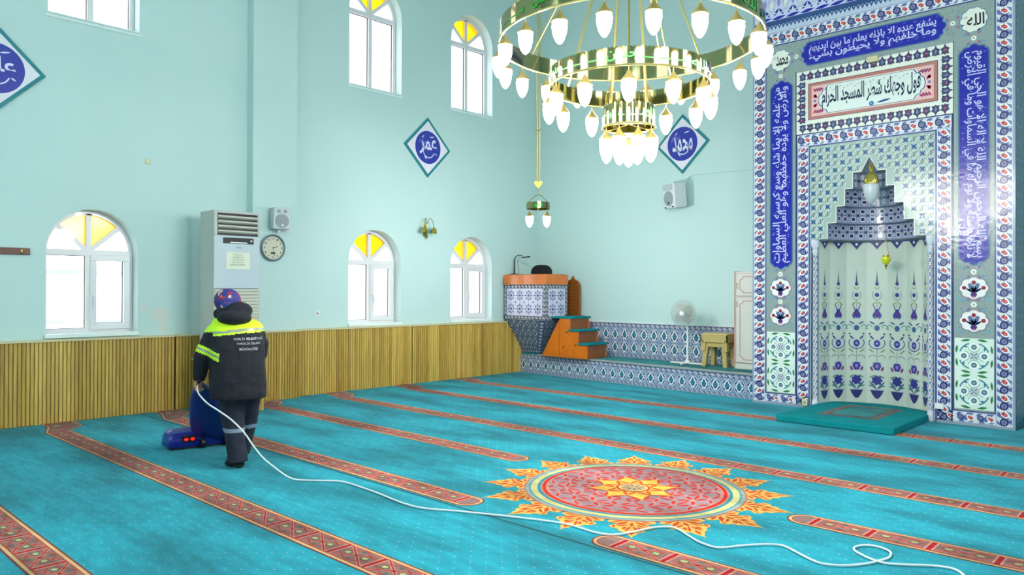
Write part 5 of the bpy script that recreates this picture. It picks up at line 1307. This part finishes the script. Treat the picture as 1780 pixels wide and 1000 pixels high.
def lamp_parts(parent, o, k=1.0, name='lamp'):
    """one hanging lamp, its hook at o"""
    root = bpy.data.objects.new(name, None); C.objects.link(root); root.empty_display_size = .05; root.parent = parent; root.location = Vector(o)-wloc(parent)
    mb = MB(); mb.tube([Vector(o)+Vector((0, 0, .0)), Vector(o)+Vector((0, 0, -.035*k))], .003*k, 6); mb.lathe([(.006, -.030), (.012, -.040), (.022, -.060), (.046, -.088), (.054, -.098), (.056, -.108), (.050, -.110)], o, 16)
    mb2 = MB(); mb2.v = [tuple(Vector(o)+(Vector(p)-Vector(o))*k) for p in mb.v]; mb2.f = mb.f; mb2.m = mb.m; mb2.c = mb.c
    mb2.build('lamp_cap', M_capb, root, smooth=True)
    mb = MB(); mb.lathe([(.046*k, -.106*k), (.052*k, -.125*k), (.052*k, -.150*k), (.045*k, -.190*k), (.033*k, -.225*k), (.018*k, -.248*k), (.004*k, -.258*k)], o, 12); mb.build('lamp_shade', M_lamp, root, smooth=True)
    return root
M_capb = mat('brass_cap', '#BFA765', .3, metal=.9)
def lamp_copy(src, parent, o):
    c = src.copy(); C.objects.link(c); c.parent = parent; c.location = Vector(o)-wloc(parent)
    for chd in src.children: d = chd.copy(); C.objects.link(d); d.parent = c
    return c
view = math.atan2(-(CY-0), -(CX-0))     # the angle of the ring point nearest the camera
spots = [(1.035, 3.535, 20, .5), (.635, 3.19, 12, 0), (.19, 2.875, 8, .5)]
L0 = None
for R, z, n, off in spots:
    for i in range(n):
        t = view+2*PI*(i+off)/n; p = (CX+R*math.cos(t), CY+R*math.sin(t), z)
        L0 = lamp_parts(ch, p, 1.03) if L0 is None else L0
        if (R, i) != (1.035, 0): lamp_copy(L0, ch, p)
lamp_copy(L0, ch, (CX, CY, 2.83))
mb = MB(); mb.tube([(CX, CY, 5.0), (CX, CY, CEIL)], .022, 10); mb.tube([(CX, CY, 5.0), (CX, CY, 2.84)], .008, 8); mb.lathe([(.02, 5.12), (.06, 5.06), (.09, 4.98), (.05, 4.92), (.02, 4.88), (.004, 4.84)], (CX, CY, 0), 18); mb.lathe([(.16, CEIL-.002), (.15, CEIL-.03), (.05, CEIL-.07), (.02, CEIL-.12)], (CX, CY, 0), 20)
mb.build('stem', M_brass, ch, smooth=True)
for R, z, n, off in ((1.035, 3.68, 5, .27), (.635, 3.325, 4, .6), (.205, 3.04, 4, .5)):
    for i in range(n):
        t = view+2*PI*(i+off)/n; mb = MB(); mb.tube([(CX+.03*math.cos(t), CY+.03*math.sin(t), 4.93), (CX+R*math.cos(t), CY+R*math.sin(t), z)], .0075, 8); mb.build('rod', M_rim, ch, smooth=True)
for i in range(4):
    t = view+2*PI*(i+.5)/4; mb = MB(); mb.tube([(CX, CY, 2.905), (CX+.2*math.cos(t), CY+.2*math.sin(t), 2.89)], .005, 6); mb.build('spoke', M_rim, ch, smooth=True)

# small two lamp pendant on a long pole in the corner
M_lamp_bright = mat('brightly_lit_opal_glass', (1, .98, .95, 1), .4, emit=420)
def pendant():
    dep = 11.0; P = EYE+CF*dep+CR*((935-890)/FPX*dep); x, y = P.x, P.y
    root = thing('pendant_lamp', (x, y, 3.3), 'small brass ring pendant with lit lamps on a long rod near the corner', 'lamp')
    mb = MB()
    for s in (-1, 1): mb.tube([(x+s*.018*CR.x, y+s*.018*CR.y, 3.16), (x+s*.018*CR.x, y+s*.018*CR.y, CEIL)], .012, 8)
    for z in (3.9, 5.0, 6.1): mb.lathe([(.034, z), (.034, z+.02)], (x, y, 0), 10)
    mb.build('pole', M_rim, root, smooth=True)
    mb = MB(); heart = [(0, 3.06), (.05, 3.11), (.058, 3.15), (.03, 3.165), (0, 3.15), (-.03, 3.165), (-.058, 3.15), (-.05, 3.11)]
    mb.prism(heart, lambda u, v, w: (x+u*CR.x-w*CR.y, y+u*CR.y+w*CR.x, v), -.02, .02); mb.tube([(x, y, 3.07), (x, y, 2.965)], .005, 6)
    for s in (-1, 1): mb.tube([(x, y, 2.97), (x+s*.05*CR.x, y+s*.05*CR.y, 2.945), (x+s*.13*CR.x, y+s*.13*CR.y, 2.87), (x+s*.155*CR.x, y+s*.155*CR.y, 2.83)], .005, 6)
    mb.build('hanger', M_brass_dk, root, smooth=True)
    mb = MB(); R = .17; k = 48; c = [(x+R*math.cos(2*PI*i/k), y+R*math.sin(2*PI*i/k)) for i in range(k)]; q = [(x+(R-.005)*math.cos(2*PI*i/k), y+(R-.005)*math.sin(2*PI*i/k)) for i in range(k)]
    rg = [[(a_, b_, 2.755) for a_, b_ in c], [(a_, b_, 2.85) for a_, b_ in c], [(a_, b_, 2.85) for a_, b_ in q], [(a_, b_, 2.755) for a_, b_ in q]]; rg.append(rg[0]); mb.loft(rg, cap=False)
    b = mb.build('ring_band', M_band, root, smooth=True, ang=30)
    a = Art(lambda u, v, w: (x+(R+.003+w)*math.cos(u/R), y+(R+.003+w)*math.sin(u/R), v))
    for i in range(4): cc = 2*PI*R*i/4-1.0*R*0+R*math.atan2(-y, -x); a.text(shape('الله'), cc-.06, 2.77, cc+.06, 2.835, '#12B81E', 1, .04)
    a.build('green_lettering', attr_mat('green_enamel_lettering', .3, coat=.3), b)
    for s in (-1, 1):
        lp = lamp_copy(L0, root, (x+s*.125*CR.x, y+s*.125*CR.y, 2.76))
        for d in lp.children:
            if d.name.startswith('lamp_shade'): d.data = d.data.copy(); d.data.materials[0] = M_lamp_bright
pendant()

# ------------------------------------------------------------------ the woman cleaning the carpet
PO = Vector((-6.36, 3.27, 0)); PFv = Vector((-.93, .36, 0)).normalized(); PL = Vector((-PFv.y, PFv.x, 0))
def PP(f, l, z): return PO+PFv*f+PL*l+Vector((0, 0, z))
def ellring(f, l, z, a, b, n=24, tilt=0, pw=1.0):
    """a across the shoulders (l), b front to back (f)"""
    out = []
    for i in range(n):
        t = 2*PI*i/n; c, s = math.cos(t), math.sin(t)
        c = abs(c)**pw*(1 if c >= 0 else -1); s = abs(s)**pw*(1 if s >= 0 else -1)
        out.append(PP(f+b*s, l+a*c, z+tilt*b*s))
    return out
def remesh(mb, name, voxel, it=6, noise=0, sub=0):
    me = mb.mesh(name); o = bpy.data.objects.new('tmp', me); C.objects.link(o)
    bm = bmesh.new(); bm.from_mesh(me); bmesh.ops.recalc_face_normals(bm, faces=bm.faces); bm.to_mesh(me); bm.free()
    r = o.modifiers.new('r', 'REMESH'); r.mode = 'VOXEL'; r.voxel_size = voxel
    s = o.modifiers.new('s', 'SMOOTH'); s.factor = .5; s.iterations = it
    if noise:
        tx = bpy.data.textures.new('folds', 'CLOUDS'); tx.noise_scale = .11; tx.noise_depth = 2
        d = o.modifiers.new('d', 'DISPLACE'); d.texture = tx; d.strength = noise; d.mid_level = .5
    res = evalmesh(o); bpy.data.objects.remove(o); return res
def finish(me, name, mats, parent, pick=None):
    me.materials.clear()
    for m in mats: me.materials.append(m)
    org = wloc(parent) if parent else PO
    if pick:
        for p in me.polygons: p.material_index = pick(p.center)
    me.transform(Matrix.Translation(-Vector(org))); me.polygons.foreach_set('use_smooth', [True]*len(me.polygons))
    o = bpy.data.objects.new(name, me); C.objects.link(o)
    if parent: o.parent = parent
    else: o.location = org
    return o
def loc(p): q = Vector(p)-PO; return q.dot(PFv), q.dot(PL), q.z
M_skin = mat('skin', '#B98868', .55, noise=.06)
M_navy = mat('navy_jacket_cloth', '#090C1A', .85, noise=.2, nscale=14, bump=.25, bscale=90)
M_hv = mat('hi_vis_yellow', '#C6F012', .6); M_refl = mat('reflective_grey', '#8C9482', .35, metal=.2)
M_trou = mat('dark_trouser_cloth', '#141A2C', .85, noise=.15, nscale=16, bump=.2, bscale=110); M_sock = mat('black_sock', '#0A0A0C', .95)
M_refl2 = mat('trouser_reflective_band', '#8A92A6', .4, metal=.2)
def scarf_mat():
    m, N, L, P = newmat('patterned_headscarf'); tc = N.new('ShaderNodeTexCoord'); P.inputs['Roughness'].default_value = .7
    vo = N.new('ShaderNodeTexVoronoi'); vo.inputs['Scale'].default_value = 26; L.new(tc.outputs['Object'], vo.inputs['Vector'])
    n = N.new('ShaderNodeTexNoise'); n.inputs['Scale'].default_value = 9; L.new(tc.outputs['Object'], n.inputs['Vector'])
    cr = N.new('ShaderNodeValToRGB'); cr.color_ramp.interpolation = 'CONSTANT'; e = cr.color_ramp.elements
    e[0].color = lin('#1D2C7A'); e[1].position = .62; e[1].color = lin('#8C1E34'); x = e.new(.80); x.color = lin('#C9AFA0'); x = e.new(.9); x.color = lin('#3A2A5A')
    sep = N.new('ShaderNodeSeparateColor'); L.new(vo.outputs['Color'], sep.inputs[0])
    ad = N.new('ShaderNodeMath'); ad.operation = 'MULTIPLY_ADD'; L.new(n.outputs['Fac'], ad.inputs[0]); ad.inputs[1].default_value = 1.2; ad.inputs[2].default_value = -.35
    ad2 = N.new('ShaderNodeMath'); ad2.operation = 'MULTIPLY_ADD'; L.new(sep.outputs[0], ad2.inputs[0]); ad2.inputs[1].default_value = .7; L.new(ad.outputs[0], ad2.inputs[2])
    L.new(ad2.outputs[0], cr.inputs[0]); L.new(cr.outputs[0], P.inputs['Base Color']); return m
# body: one continuous skin surface
HAND = Vector((-6.62, 2.975, .745))
hf, hl, hz = loc(HAND)
RH = (.42, .12, .78)
def skin_body():
    J = {}; E = []
    def v(k, p, r): J[k] = (Vector(p), r)
    v('pelvis', PP(.02, .03, .82), .15); v('waist', PP(.03, .03, .98), .12); v('chest', PP(.07, .035, 1.17), .14); v('neck0', PP(.11, .10, 1.31), .06); v('neck', PP(.14, .12, 1.37), .052); v('head0', PP(.17, .135, 1.43), .075); v('head1', PP(.18, .135, 1.50), .085); v('crown', PP(.17, .135, 1.545), .045)
    E += [('pelvis', 'waist'), ('waist', 'chest'), ('chest', 'neck0'), ('neck0', 'neck'), ('neck', 'head0'), ('head0', 'head1'), ('head1', 'crown')]
    for s, k, hip, knee, ank, toe in ((1, 'L', (.02, .12, .76), (.04, .10, .45), (-.0, .06, .09), (.13, .12, .035)), (-1, 'R', (.03, -.06, .76), (.15, -.05, .44), (.30, .0, .09), (.45, -.01, .035))):
        v('hip'+k, PP(*hip), .10); v('knee'+k, PP(*knee), .062); v('ank'+k, PP(*ank), .04); v('toe'+k, PP(*toe), .032); E += [('pelvis', 'hip'+k), ('hip'+k, 'knee'+k), ('knee'+k, 'ank'+k), ('ank'+k, 'toe'+k)]
    v('shL', PP(.07, .20, 1.26), .062); v('elL', PP(.07, .33, .98), .042); v('wrL', HAND+(PP(.07, .33, .98)-HAND).normalized()*.075, .026); v('paL', HAND+Vector((0, 0, .0)), .030)
    v('shR', PP(.09, -.09, 1.26), .062); v('elR', PP(.20, -.155, 1.0), .042); v('wrR', PP(RH[0]-.06, RH[1]-.05, RH[2]+.03), .026); v('paR', PP(*RH), .030)
    for k in 'LR': E += [('chest', 'sh'+k), ('sh'+k, 'el'+k), ('el'+k, 'wr'+k), ('wr'+k, 'pa'+k)]
    # five curled fingers on each palm
    for k in 'LR':
        pa = J['pa'+k][0]; d = (pa-J['wr'+k][0]).normalized(); side = d.cross(Vector((0, 0, 1))).normalized(); dn = side.cross(d).normalized()
        if dn.z > 0: dn = -dn
        for i, (off, ln) in enumerate(((-.030, .055), (-.010, .065), (.010, .062), (.030, .048))):
            a = pa+side*off+d*.03; b = a+d*ln*.45+dn*.012; c = b+dn*ln*.45; e = c-d*ln*.38+dn*.004
            for q, p in enumerate((a, b, c, e)): v('f%s%d%d' % (k, i, q), p, (.0095, .009, .0085, .007)[q])
            E.append(('pa'+k, 'f%s%d0' % (k, i))); E += [('f%s%d%d' % (k, i, q), 'f%s%d%d' % (k, i, q+1)) for q in range(3)]
        a = pa-side*.034-d*.012; b = a-side*.014+d*.028+dn*.018; c = b+side*.014+d*.02+dn*.018
        for q, p in enumerate((a, b, c)): v('t%s%d' % (k, q), p, (.012, .010, .008)[q])
        E += [('pa'+k, 't%s0' % k), ('t%s0' % k, 't%s1' % k), ('t%s1' % k, 't%s2' % k)]
    keys = list(J); me = bpy.data.meshes.new('person'); me.from_pydata([J[k][0]-PO for k in keys], [(keys.index(a_), keys.index(b_)) for a_, b_ in E], [])
    o = bpy.data.objects.new('tmp', me); C.objects.link(o); sk = o.modifiers.new('s', 'SKIN'); sk.use_smooth_shade = True
    for i, k in enumerate(keys): r = J[k][1]; me.skin_vertices[0].data[i].radius = (r, r); me.skin_vertices[0].data[i].use_root = (k == 'pelvis')
    o.modifiers.new('sub', 'SUBSURF').levels = 2
    m2 = evalmesh(o); bpy.data.objects.remove(o)
    m2.materials.clear(); m2.materials.append(M_skin); m2.polygons.foreach_set('use_smooth', [True]*len(m2.polygons))
    p = bpy.data.objects.new('person', m2); C.objects.link(p); p.location = PO; return p
woman = tag(skin_body(), 'person in dark jacket and headscarf pushing a blue carpet cleaner, seen from behind', 'person')
# face: nose, brow and ears turned away from the camera
mb = MB(); hc = PP(.19, .135, 1.475)
mb.ball(hc+PFv*.085+Vector((0, 0, -.01)), (.016, .016, .024), 8, 6)
for s in (-1, 1): mb.ball(hc+PL*s*.085, (.018, .012, .03), 8, 6)
mb.build('face_features', M_skin, woman, smooth=True)
mb = MB()
for s in (-1, 1): mb.ball(hc+PFv*.078+PL*s*.03+Vector((0, 0, .015)), .012, 8, 6)
mb.build('eyes', M_black, woman, smooth=True)
mb = MB(); mb.ball(hc+PFv*.078+Vector((0, 0, -.045)), (.012, .022, .007), 8, 6); mb.build('mouth', mat('lips', '#8C4A44', .5), woman, smooth=True)
# headscarf
mb = MB(); mb.ball(PP(.155, .135, 1.475), (.118, .118, .112), 20, 12); mb.loft([ellring(.10, .11, 1.33, .12, .10), ellring(.12, .12, 1.40, .098, .095), ellring(.13, .13, 1.45, .10, .10)])
finish(remesh(mb, 'headscarf', .01, 4, .006), 'headscarf', [scarf_mat()], woman)
# trousers
mb = MB()
mb.loft([ellring(.0, .04, .94, .2, .16), ellring(.0, .045, .80, .22, .175), ellring(.02, .045, .72, .21, .165), ellring(.03, .045, .66, .18, .14)])
def leg(ps): mb.loft([ellring(f, l, z, a, b, 18) for f, l, z, a, b in ps])
leg([(.0, .10, .80, .115, .14), (.02, .105, .62, .112, .125), (.035, .10, .45, .100, .105), (.03, .085, .32, .092, .098), (.015, .07, .20, .086, .094), (.0, .06, .12, .084, .094), (-.005, .06, .055, .086, .098)])
leg([(.02, -.04, .80, .105, .14), (.08, -.05, .62, .10, .12), (.15, -.05, .45, .092, .10), (.20, -.035, .32, .088, .095), (.25, -.015, .20, .082, .09), (.29, .0, .06, .08, .09)])
finish(remesh(mb, 'trousers', .012, 5, .02), 'trousers', [M_trou, M_refl2], woman, lambda p: 1 if .315 < p.z+.0 < .355 and True else 0)
# socks
for k, (a_, t_) in (('L', ((-.005, .06), (.125, .13))), ('R', ((.29, .0), (.44, -.01)))):
    mb = MB(); A, T = Vector(a_), Vector(t_); pts = [(-.055, .035, .04), (-.03, .045, .046), (.02, .05, .044), (.07, .036, .044), (.12, .027, .040), (.155, .022, .028)]
    u = (T-A).normalized()
    rings = []
    for d, zc, r in pts:
        c = PP(A.x+u.x*d, A.y+u.y*d, zc); sd = (PFv*(-u.y)+PL*u.x)
        rings.append([c+sd*r*math.cos(2*PI*i/12)+Vector((0, 0, max(-zc+.003, r*.9*math.sin(2*PI*i/12)))) for i in range(12)])
    mb.loft(rings); c = PP(A.x, A.y, .05); mb.lathe([(.045, 0), (.042, .09)], c, 12); finish(remesh(mb, 'sock', .008, 3), 'sock', [M_sock], woman)
# jacket
mb = MB()
T_ = [(.0, .05, .615, .235, .185), (.0, .052, .66, .242, .19), (.01, .055, .78, .242, .195), (.015, .06, .92, .235, .19), (.03, .065, 1.06, .235, .185), (.05, .07, 1.17, .235, .17), (.065, .08, 1.25, .215, .15), (.085, .095, 1.31, .16, .12), (.11, .11, 1.36, .11, .095)]
mb.loft([ellring(f, l, z, a, b, 28, pw=.9) for f, l, z, a, b in T_])
mb.tube([PP(.06, .17, 1.25), PP(.065, .235, 1.20), PP(.07, .30, 1.09), PP(.08, .345, .985), PP(.10, .355, .93), HAND*.45+PP(.10, .355, .93)*.55, HAND*.86+PP(.10, .355, .93)*.14], [.085, .088, .082, .075, .07, .062, .05], 16)
mb.tube([PP(.07, -.03, 1.25), PP(.085, -.09, 1.20), PP(.13, -.14, 1.09), PP(.20, -.155, .99), PP(.28, -.08, .92), PP(RH[0]-.05, RH[1]-.05, RH[2]+.04)], [.085, .088, .08, .073, .066, .05], 16)
E_ = PP(.08, .345, .985)
def jpick(p):
    f, l, z = loc(p)
    if l > .225 and z < 1.14 or (l > .27 and z < 1.2):      # left sleeve band
        a0, a1 = PP(.07, .30, 1.09), PP(.08, .345, .985); t = (p-a0).dot((a1-a0).normalized())
        return (1 if t < .04 or t > .062 else 2) if .018 < t < .085 else 0
    if l < -.19 and z < 1.1: return 0
    zz = z+.12*max(0, l)-.015*abs(l)
    if zz > 1.345: return 0
    if z > 1.05 and zz > 1.235: return 1
    if z > 1.05 and zz > 1.212: return 2
    if z > 1.05 and zz > 1.196: return 1
    return 0
jm = remesh(mb, 'jacket', .0105, 6, .02)
jo = finish(jm, 'jacket', [M_navy, M_hv, M_refl], woman, jpick); jo['label'] = 'dark navy work jacket with neon yellow yoke'
bvh = BVHTree.FromPolygons([v.co.copy()+PO for v in jm.vertices], [tuple(p.vertices) for p in jm.polygons])
# hood lying on the back
mb = MB(); mb.ball(PP(.015, .09, 1.325), (.15, .15, .075), 22, 12, M=Matrix.Rotation(0, 4, 'Z')); mb.ball(PP(.055, .05, 1.385), (.12, .125, .085), 20, 12); mb.ball(PP(.10, .16, 1.36), (.09, .10, .065), 18, 10)
finish(remesh(mb, 'hood', .011, 5, .018), 'hood', [M_navy], woman)
# lettering on the back
def backtext(lines):
    mbs = MB(); dirw = -PL
    for body, zc, wd, h in lines:
        fs, _, _ = text_polys(body, .012)
        vs = []
        for f in fs:
            pts = []
            for p, q in f:
                l = -.015-(p-.5)*wd; z = zc+(q-.5)*h-(p-.5)*.0
                o = PP(-1.0, l, z); hit = bvh.ray_cast(o, PFv)
                pts.append((hit[0]-PFv*.007) if hit[0] else PP(-.2, l, z))
            mbs.add(pts, [list(range(len(pts)))])
    mbs.flat = True; mbs.build('back_lettering', mat('silver_lettering', '#9BA0A6', .4, metal=.2), woman)
backtext([('GEMLİK BELEDİYESİ', 1.148, .25, .026), ('TEMİZLİK İŞLERİ', 1.105, .205, .026), ('MÜDÜRLÜĞÜ', 1.060, .155, .028)])

# ------------------------------------------------------------------ carpet cleaner
def vacuum():
    root = thing('carpet_cleaner', (-7.55, 3.35, 0), 'blue upright carpet cleaning machine with red tail lights', 'vacuum cleaner')
    BL = mat('blue_plastic', '#1A2088', .35, coat=.15); BD = mat('dark_blue_plastic', '#181E70', .5)
    A, B = Vector((-7.58, 3.09, 0)), Vector((-7.49, 3.69, 0)); ax = (B-A).normalized(); fw = Vector((-ax.y, ax.x, 0))   # fw away from the woman
    def V(s, t, z): return A+ax*s+fw*t+Vector((0, 0, z))
    mb = MB(); W = .60
    prof = [(-.10, .035), (-.115, .09), (-.085, .165), (-.03, .19), (.10, .185), (.20, .13), (.235, .05), (.235, .02), (-.09, .02)]
    rings = []
    for s, k in ((0, .82), (.03, .97), (.08, 1), (W-.08, 1), (W-.03, .97), (W, .82)): rings.append([V(s, .05+(t-.05)*k, .02+(z-.02)*k) for t, z in prof])
    mb.loft(rings); mb.build('brush_head', BL, root, smooth=True)
    mb = MB(); mb.box(0, 1, 0, 1, 0, 1); mb.v = [tuple(V(.02+x*(W-.04), -.09+y*.31, .004+z*.02)) for x, y, z in mb.v]; mb.build('brush', M_black, root)
    for s in (.15, .21):
        mb = MB(); mb.ball(V(s, -.112, .10), (.022, .022, .016), 12, 8); mb.build('tail_light', mat('red_lens', '#D01414', .2, emit=1.6), root, smooth=True)
    mb = MB(); mb.v = []; mb.box(0, 1, 0, 1, 0, 1); mb.v = [tuple(V(.11+x*.14, -.118+y*.03, .07+z*.065)) for x, y, z in mb.v]; mb.build('light_housing', M_black, root, bevel=.006)
    for s in (.53, .30):
        mb = MB(); M = Matrix(((0, 0, 1), (1, 0, 0), (0, 1, 0))).to_4x4(); q = ax.to_track_quat('Z', 'Y').to_matrix().to_4x4(); mb.lathe([(.045, -.018), (.05, -.012), (.05, .012), (.045, .018)], V(s, -.13, .052), 18, M=q); mb.build('wheel', M_black, root, smooth=True)
    # leaning body, from the head up to the handle by her hand
    p0, p1 = V(.46, .02, .10), HAND+Vector((-.05, .02, .02)); d = (p1-p0); L_ = d.length; d.normalize(); sd = d.cross(Vector((0, 0, 1))).normalized(); up = sd.cross(d)
    mb = MB(); rings = []
    for t, a_, b_, lift in ((0, .20, .09, .0), (.08, .205, .12, .02), (.25, .20, .135, .04), (.45, .175, .12, .05), (.62, .14, .095, .04), (.78, .095, .06, .02), (.88, .05, .035, .01), (.93, .03, .025, .0)):
        c = p0+d*L_*t+up*lift; ring = []
        for i in range(20):
            th = 2*PI*i/20; cc, ss = math.cos(th), math.sin(th); cc = abs(cc)**.7*(1 if cc > 0 else -1); ss = abs(ss)**.7*(1 if ss > 0 else -1); ring.append(c+sd*a_*cc+up*b_*ss)
        rings.append(ring)
    mb.loft(rings); mb.build('dust_body', BD, root, smooth=True)
    mb = MB(); mb.tube([p0+d*L_*.88, HAND+Vector((.0, .0, .0)), HAND+d*.07], [.02, .017, .016], 10); mb.build('handle', M_black, root, smooth=True)
    mb = MB(); mb.tube([V(.60, -.05, .16), V(.63, -.1, .24), V(.60, -.06, .34), V(.5, -.05, .4)], .022, 10); mb.build('hose', M_black, root, smooth=True)
vacuum()
def px_at(px, py, dep): return EYE+CF*dep+CR*((px-890)/FPX*dep)-CU*((py-496.76)/FPX*dep)
def cable():
    root = thing('power_cable', (-5.5, 3.4, 0), 'white power cable running from the cleaner across the carpet', 'cable')
    pts = [px_at(*q) for q in ((343, 671, 6.62), (345, 684, 6.5), (360, 701, 6.33), (378, 713, 6.24), (402, 730, 6.18), (424, 752, 6.16), (440, 775, 6.17), (458, 797, 6.20), (480, 815, 6.24), (500, 829, 6.26))]
    fl = [(-5.56, 3.34), (-5.37, 3.49), (-5.23, 3.56), (-4.83, 3.55), (-4.29, 3.51), (-3.96, 3.66), (-3.57, 3.84), (-3.25, 3.955), (-3.0, 3.95), (-2.88, 3.99), (-2.82, 4.12), (-2.77, 4.30), (-2.70, 4.39), (-2.62, 4.375), (-2.44, 4.27), (-2.33, 4.235), (-2.26, 4.25), (-2.18, 4.38), (-2.09, 4.50), (-2.0, 4.55), (-1.9, 4.50), (-1.78, 4.43), (-1.70, 4.41), (-1.61, 4.46), (-1.53, 4.57), (-1.48, 4.70), (-1.46, 4.80), (-1.49, 4.90), (-1.57, 4.94), (-1.64, 4.91), (-1.67, 4.83), (-1.64, 4.76), (-1.54, 4.69), (-1.45, 4.67), (-1.36, 4.72), (-1.21, 4.83), (-1.10, 4.82), (-1.0, 4.6), (-.95, 4.2), (-.8, 3.6)]
    P = pts+[Vector((x, y, .010)) for x, y in fl]
    out = []
    for i in range(len(P)-1):
        a, b, c, d = P[max(i-1, 0)], P[i], P[i+1], P[min(i+2, len(P)-1)]
        for t in (0, .25, .5, .75):
            q = .5*((2*b)+(c-a)*t+(2*a-5*b+4*c-d)*t*t+(3*b-a-3*c+d)*t**3); q.z = max(q.z, .009); out.append(q)
    mb = MB(); mb.tube(out, .0065, 8); mb.build('sheath', mat('white_rubber', '#DCE2E4', .5), root, smooth=True)
cable()
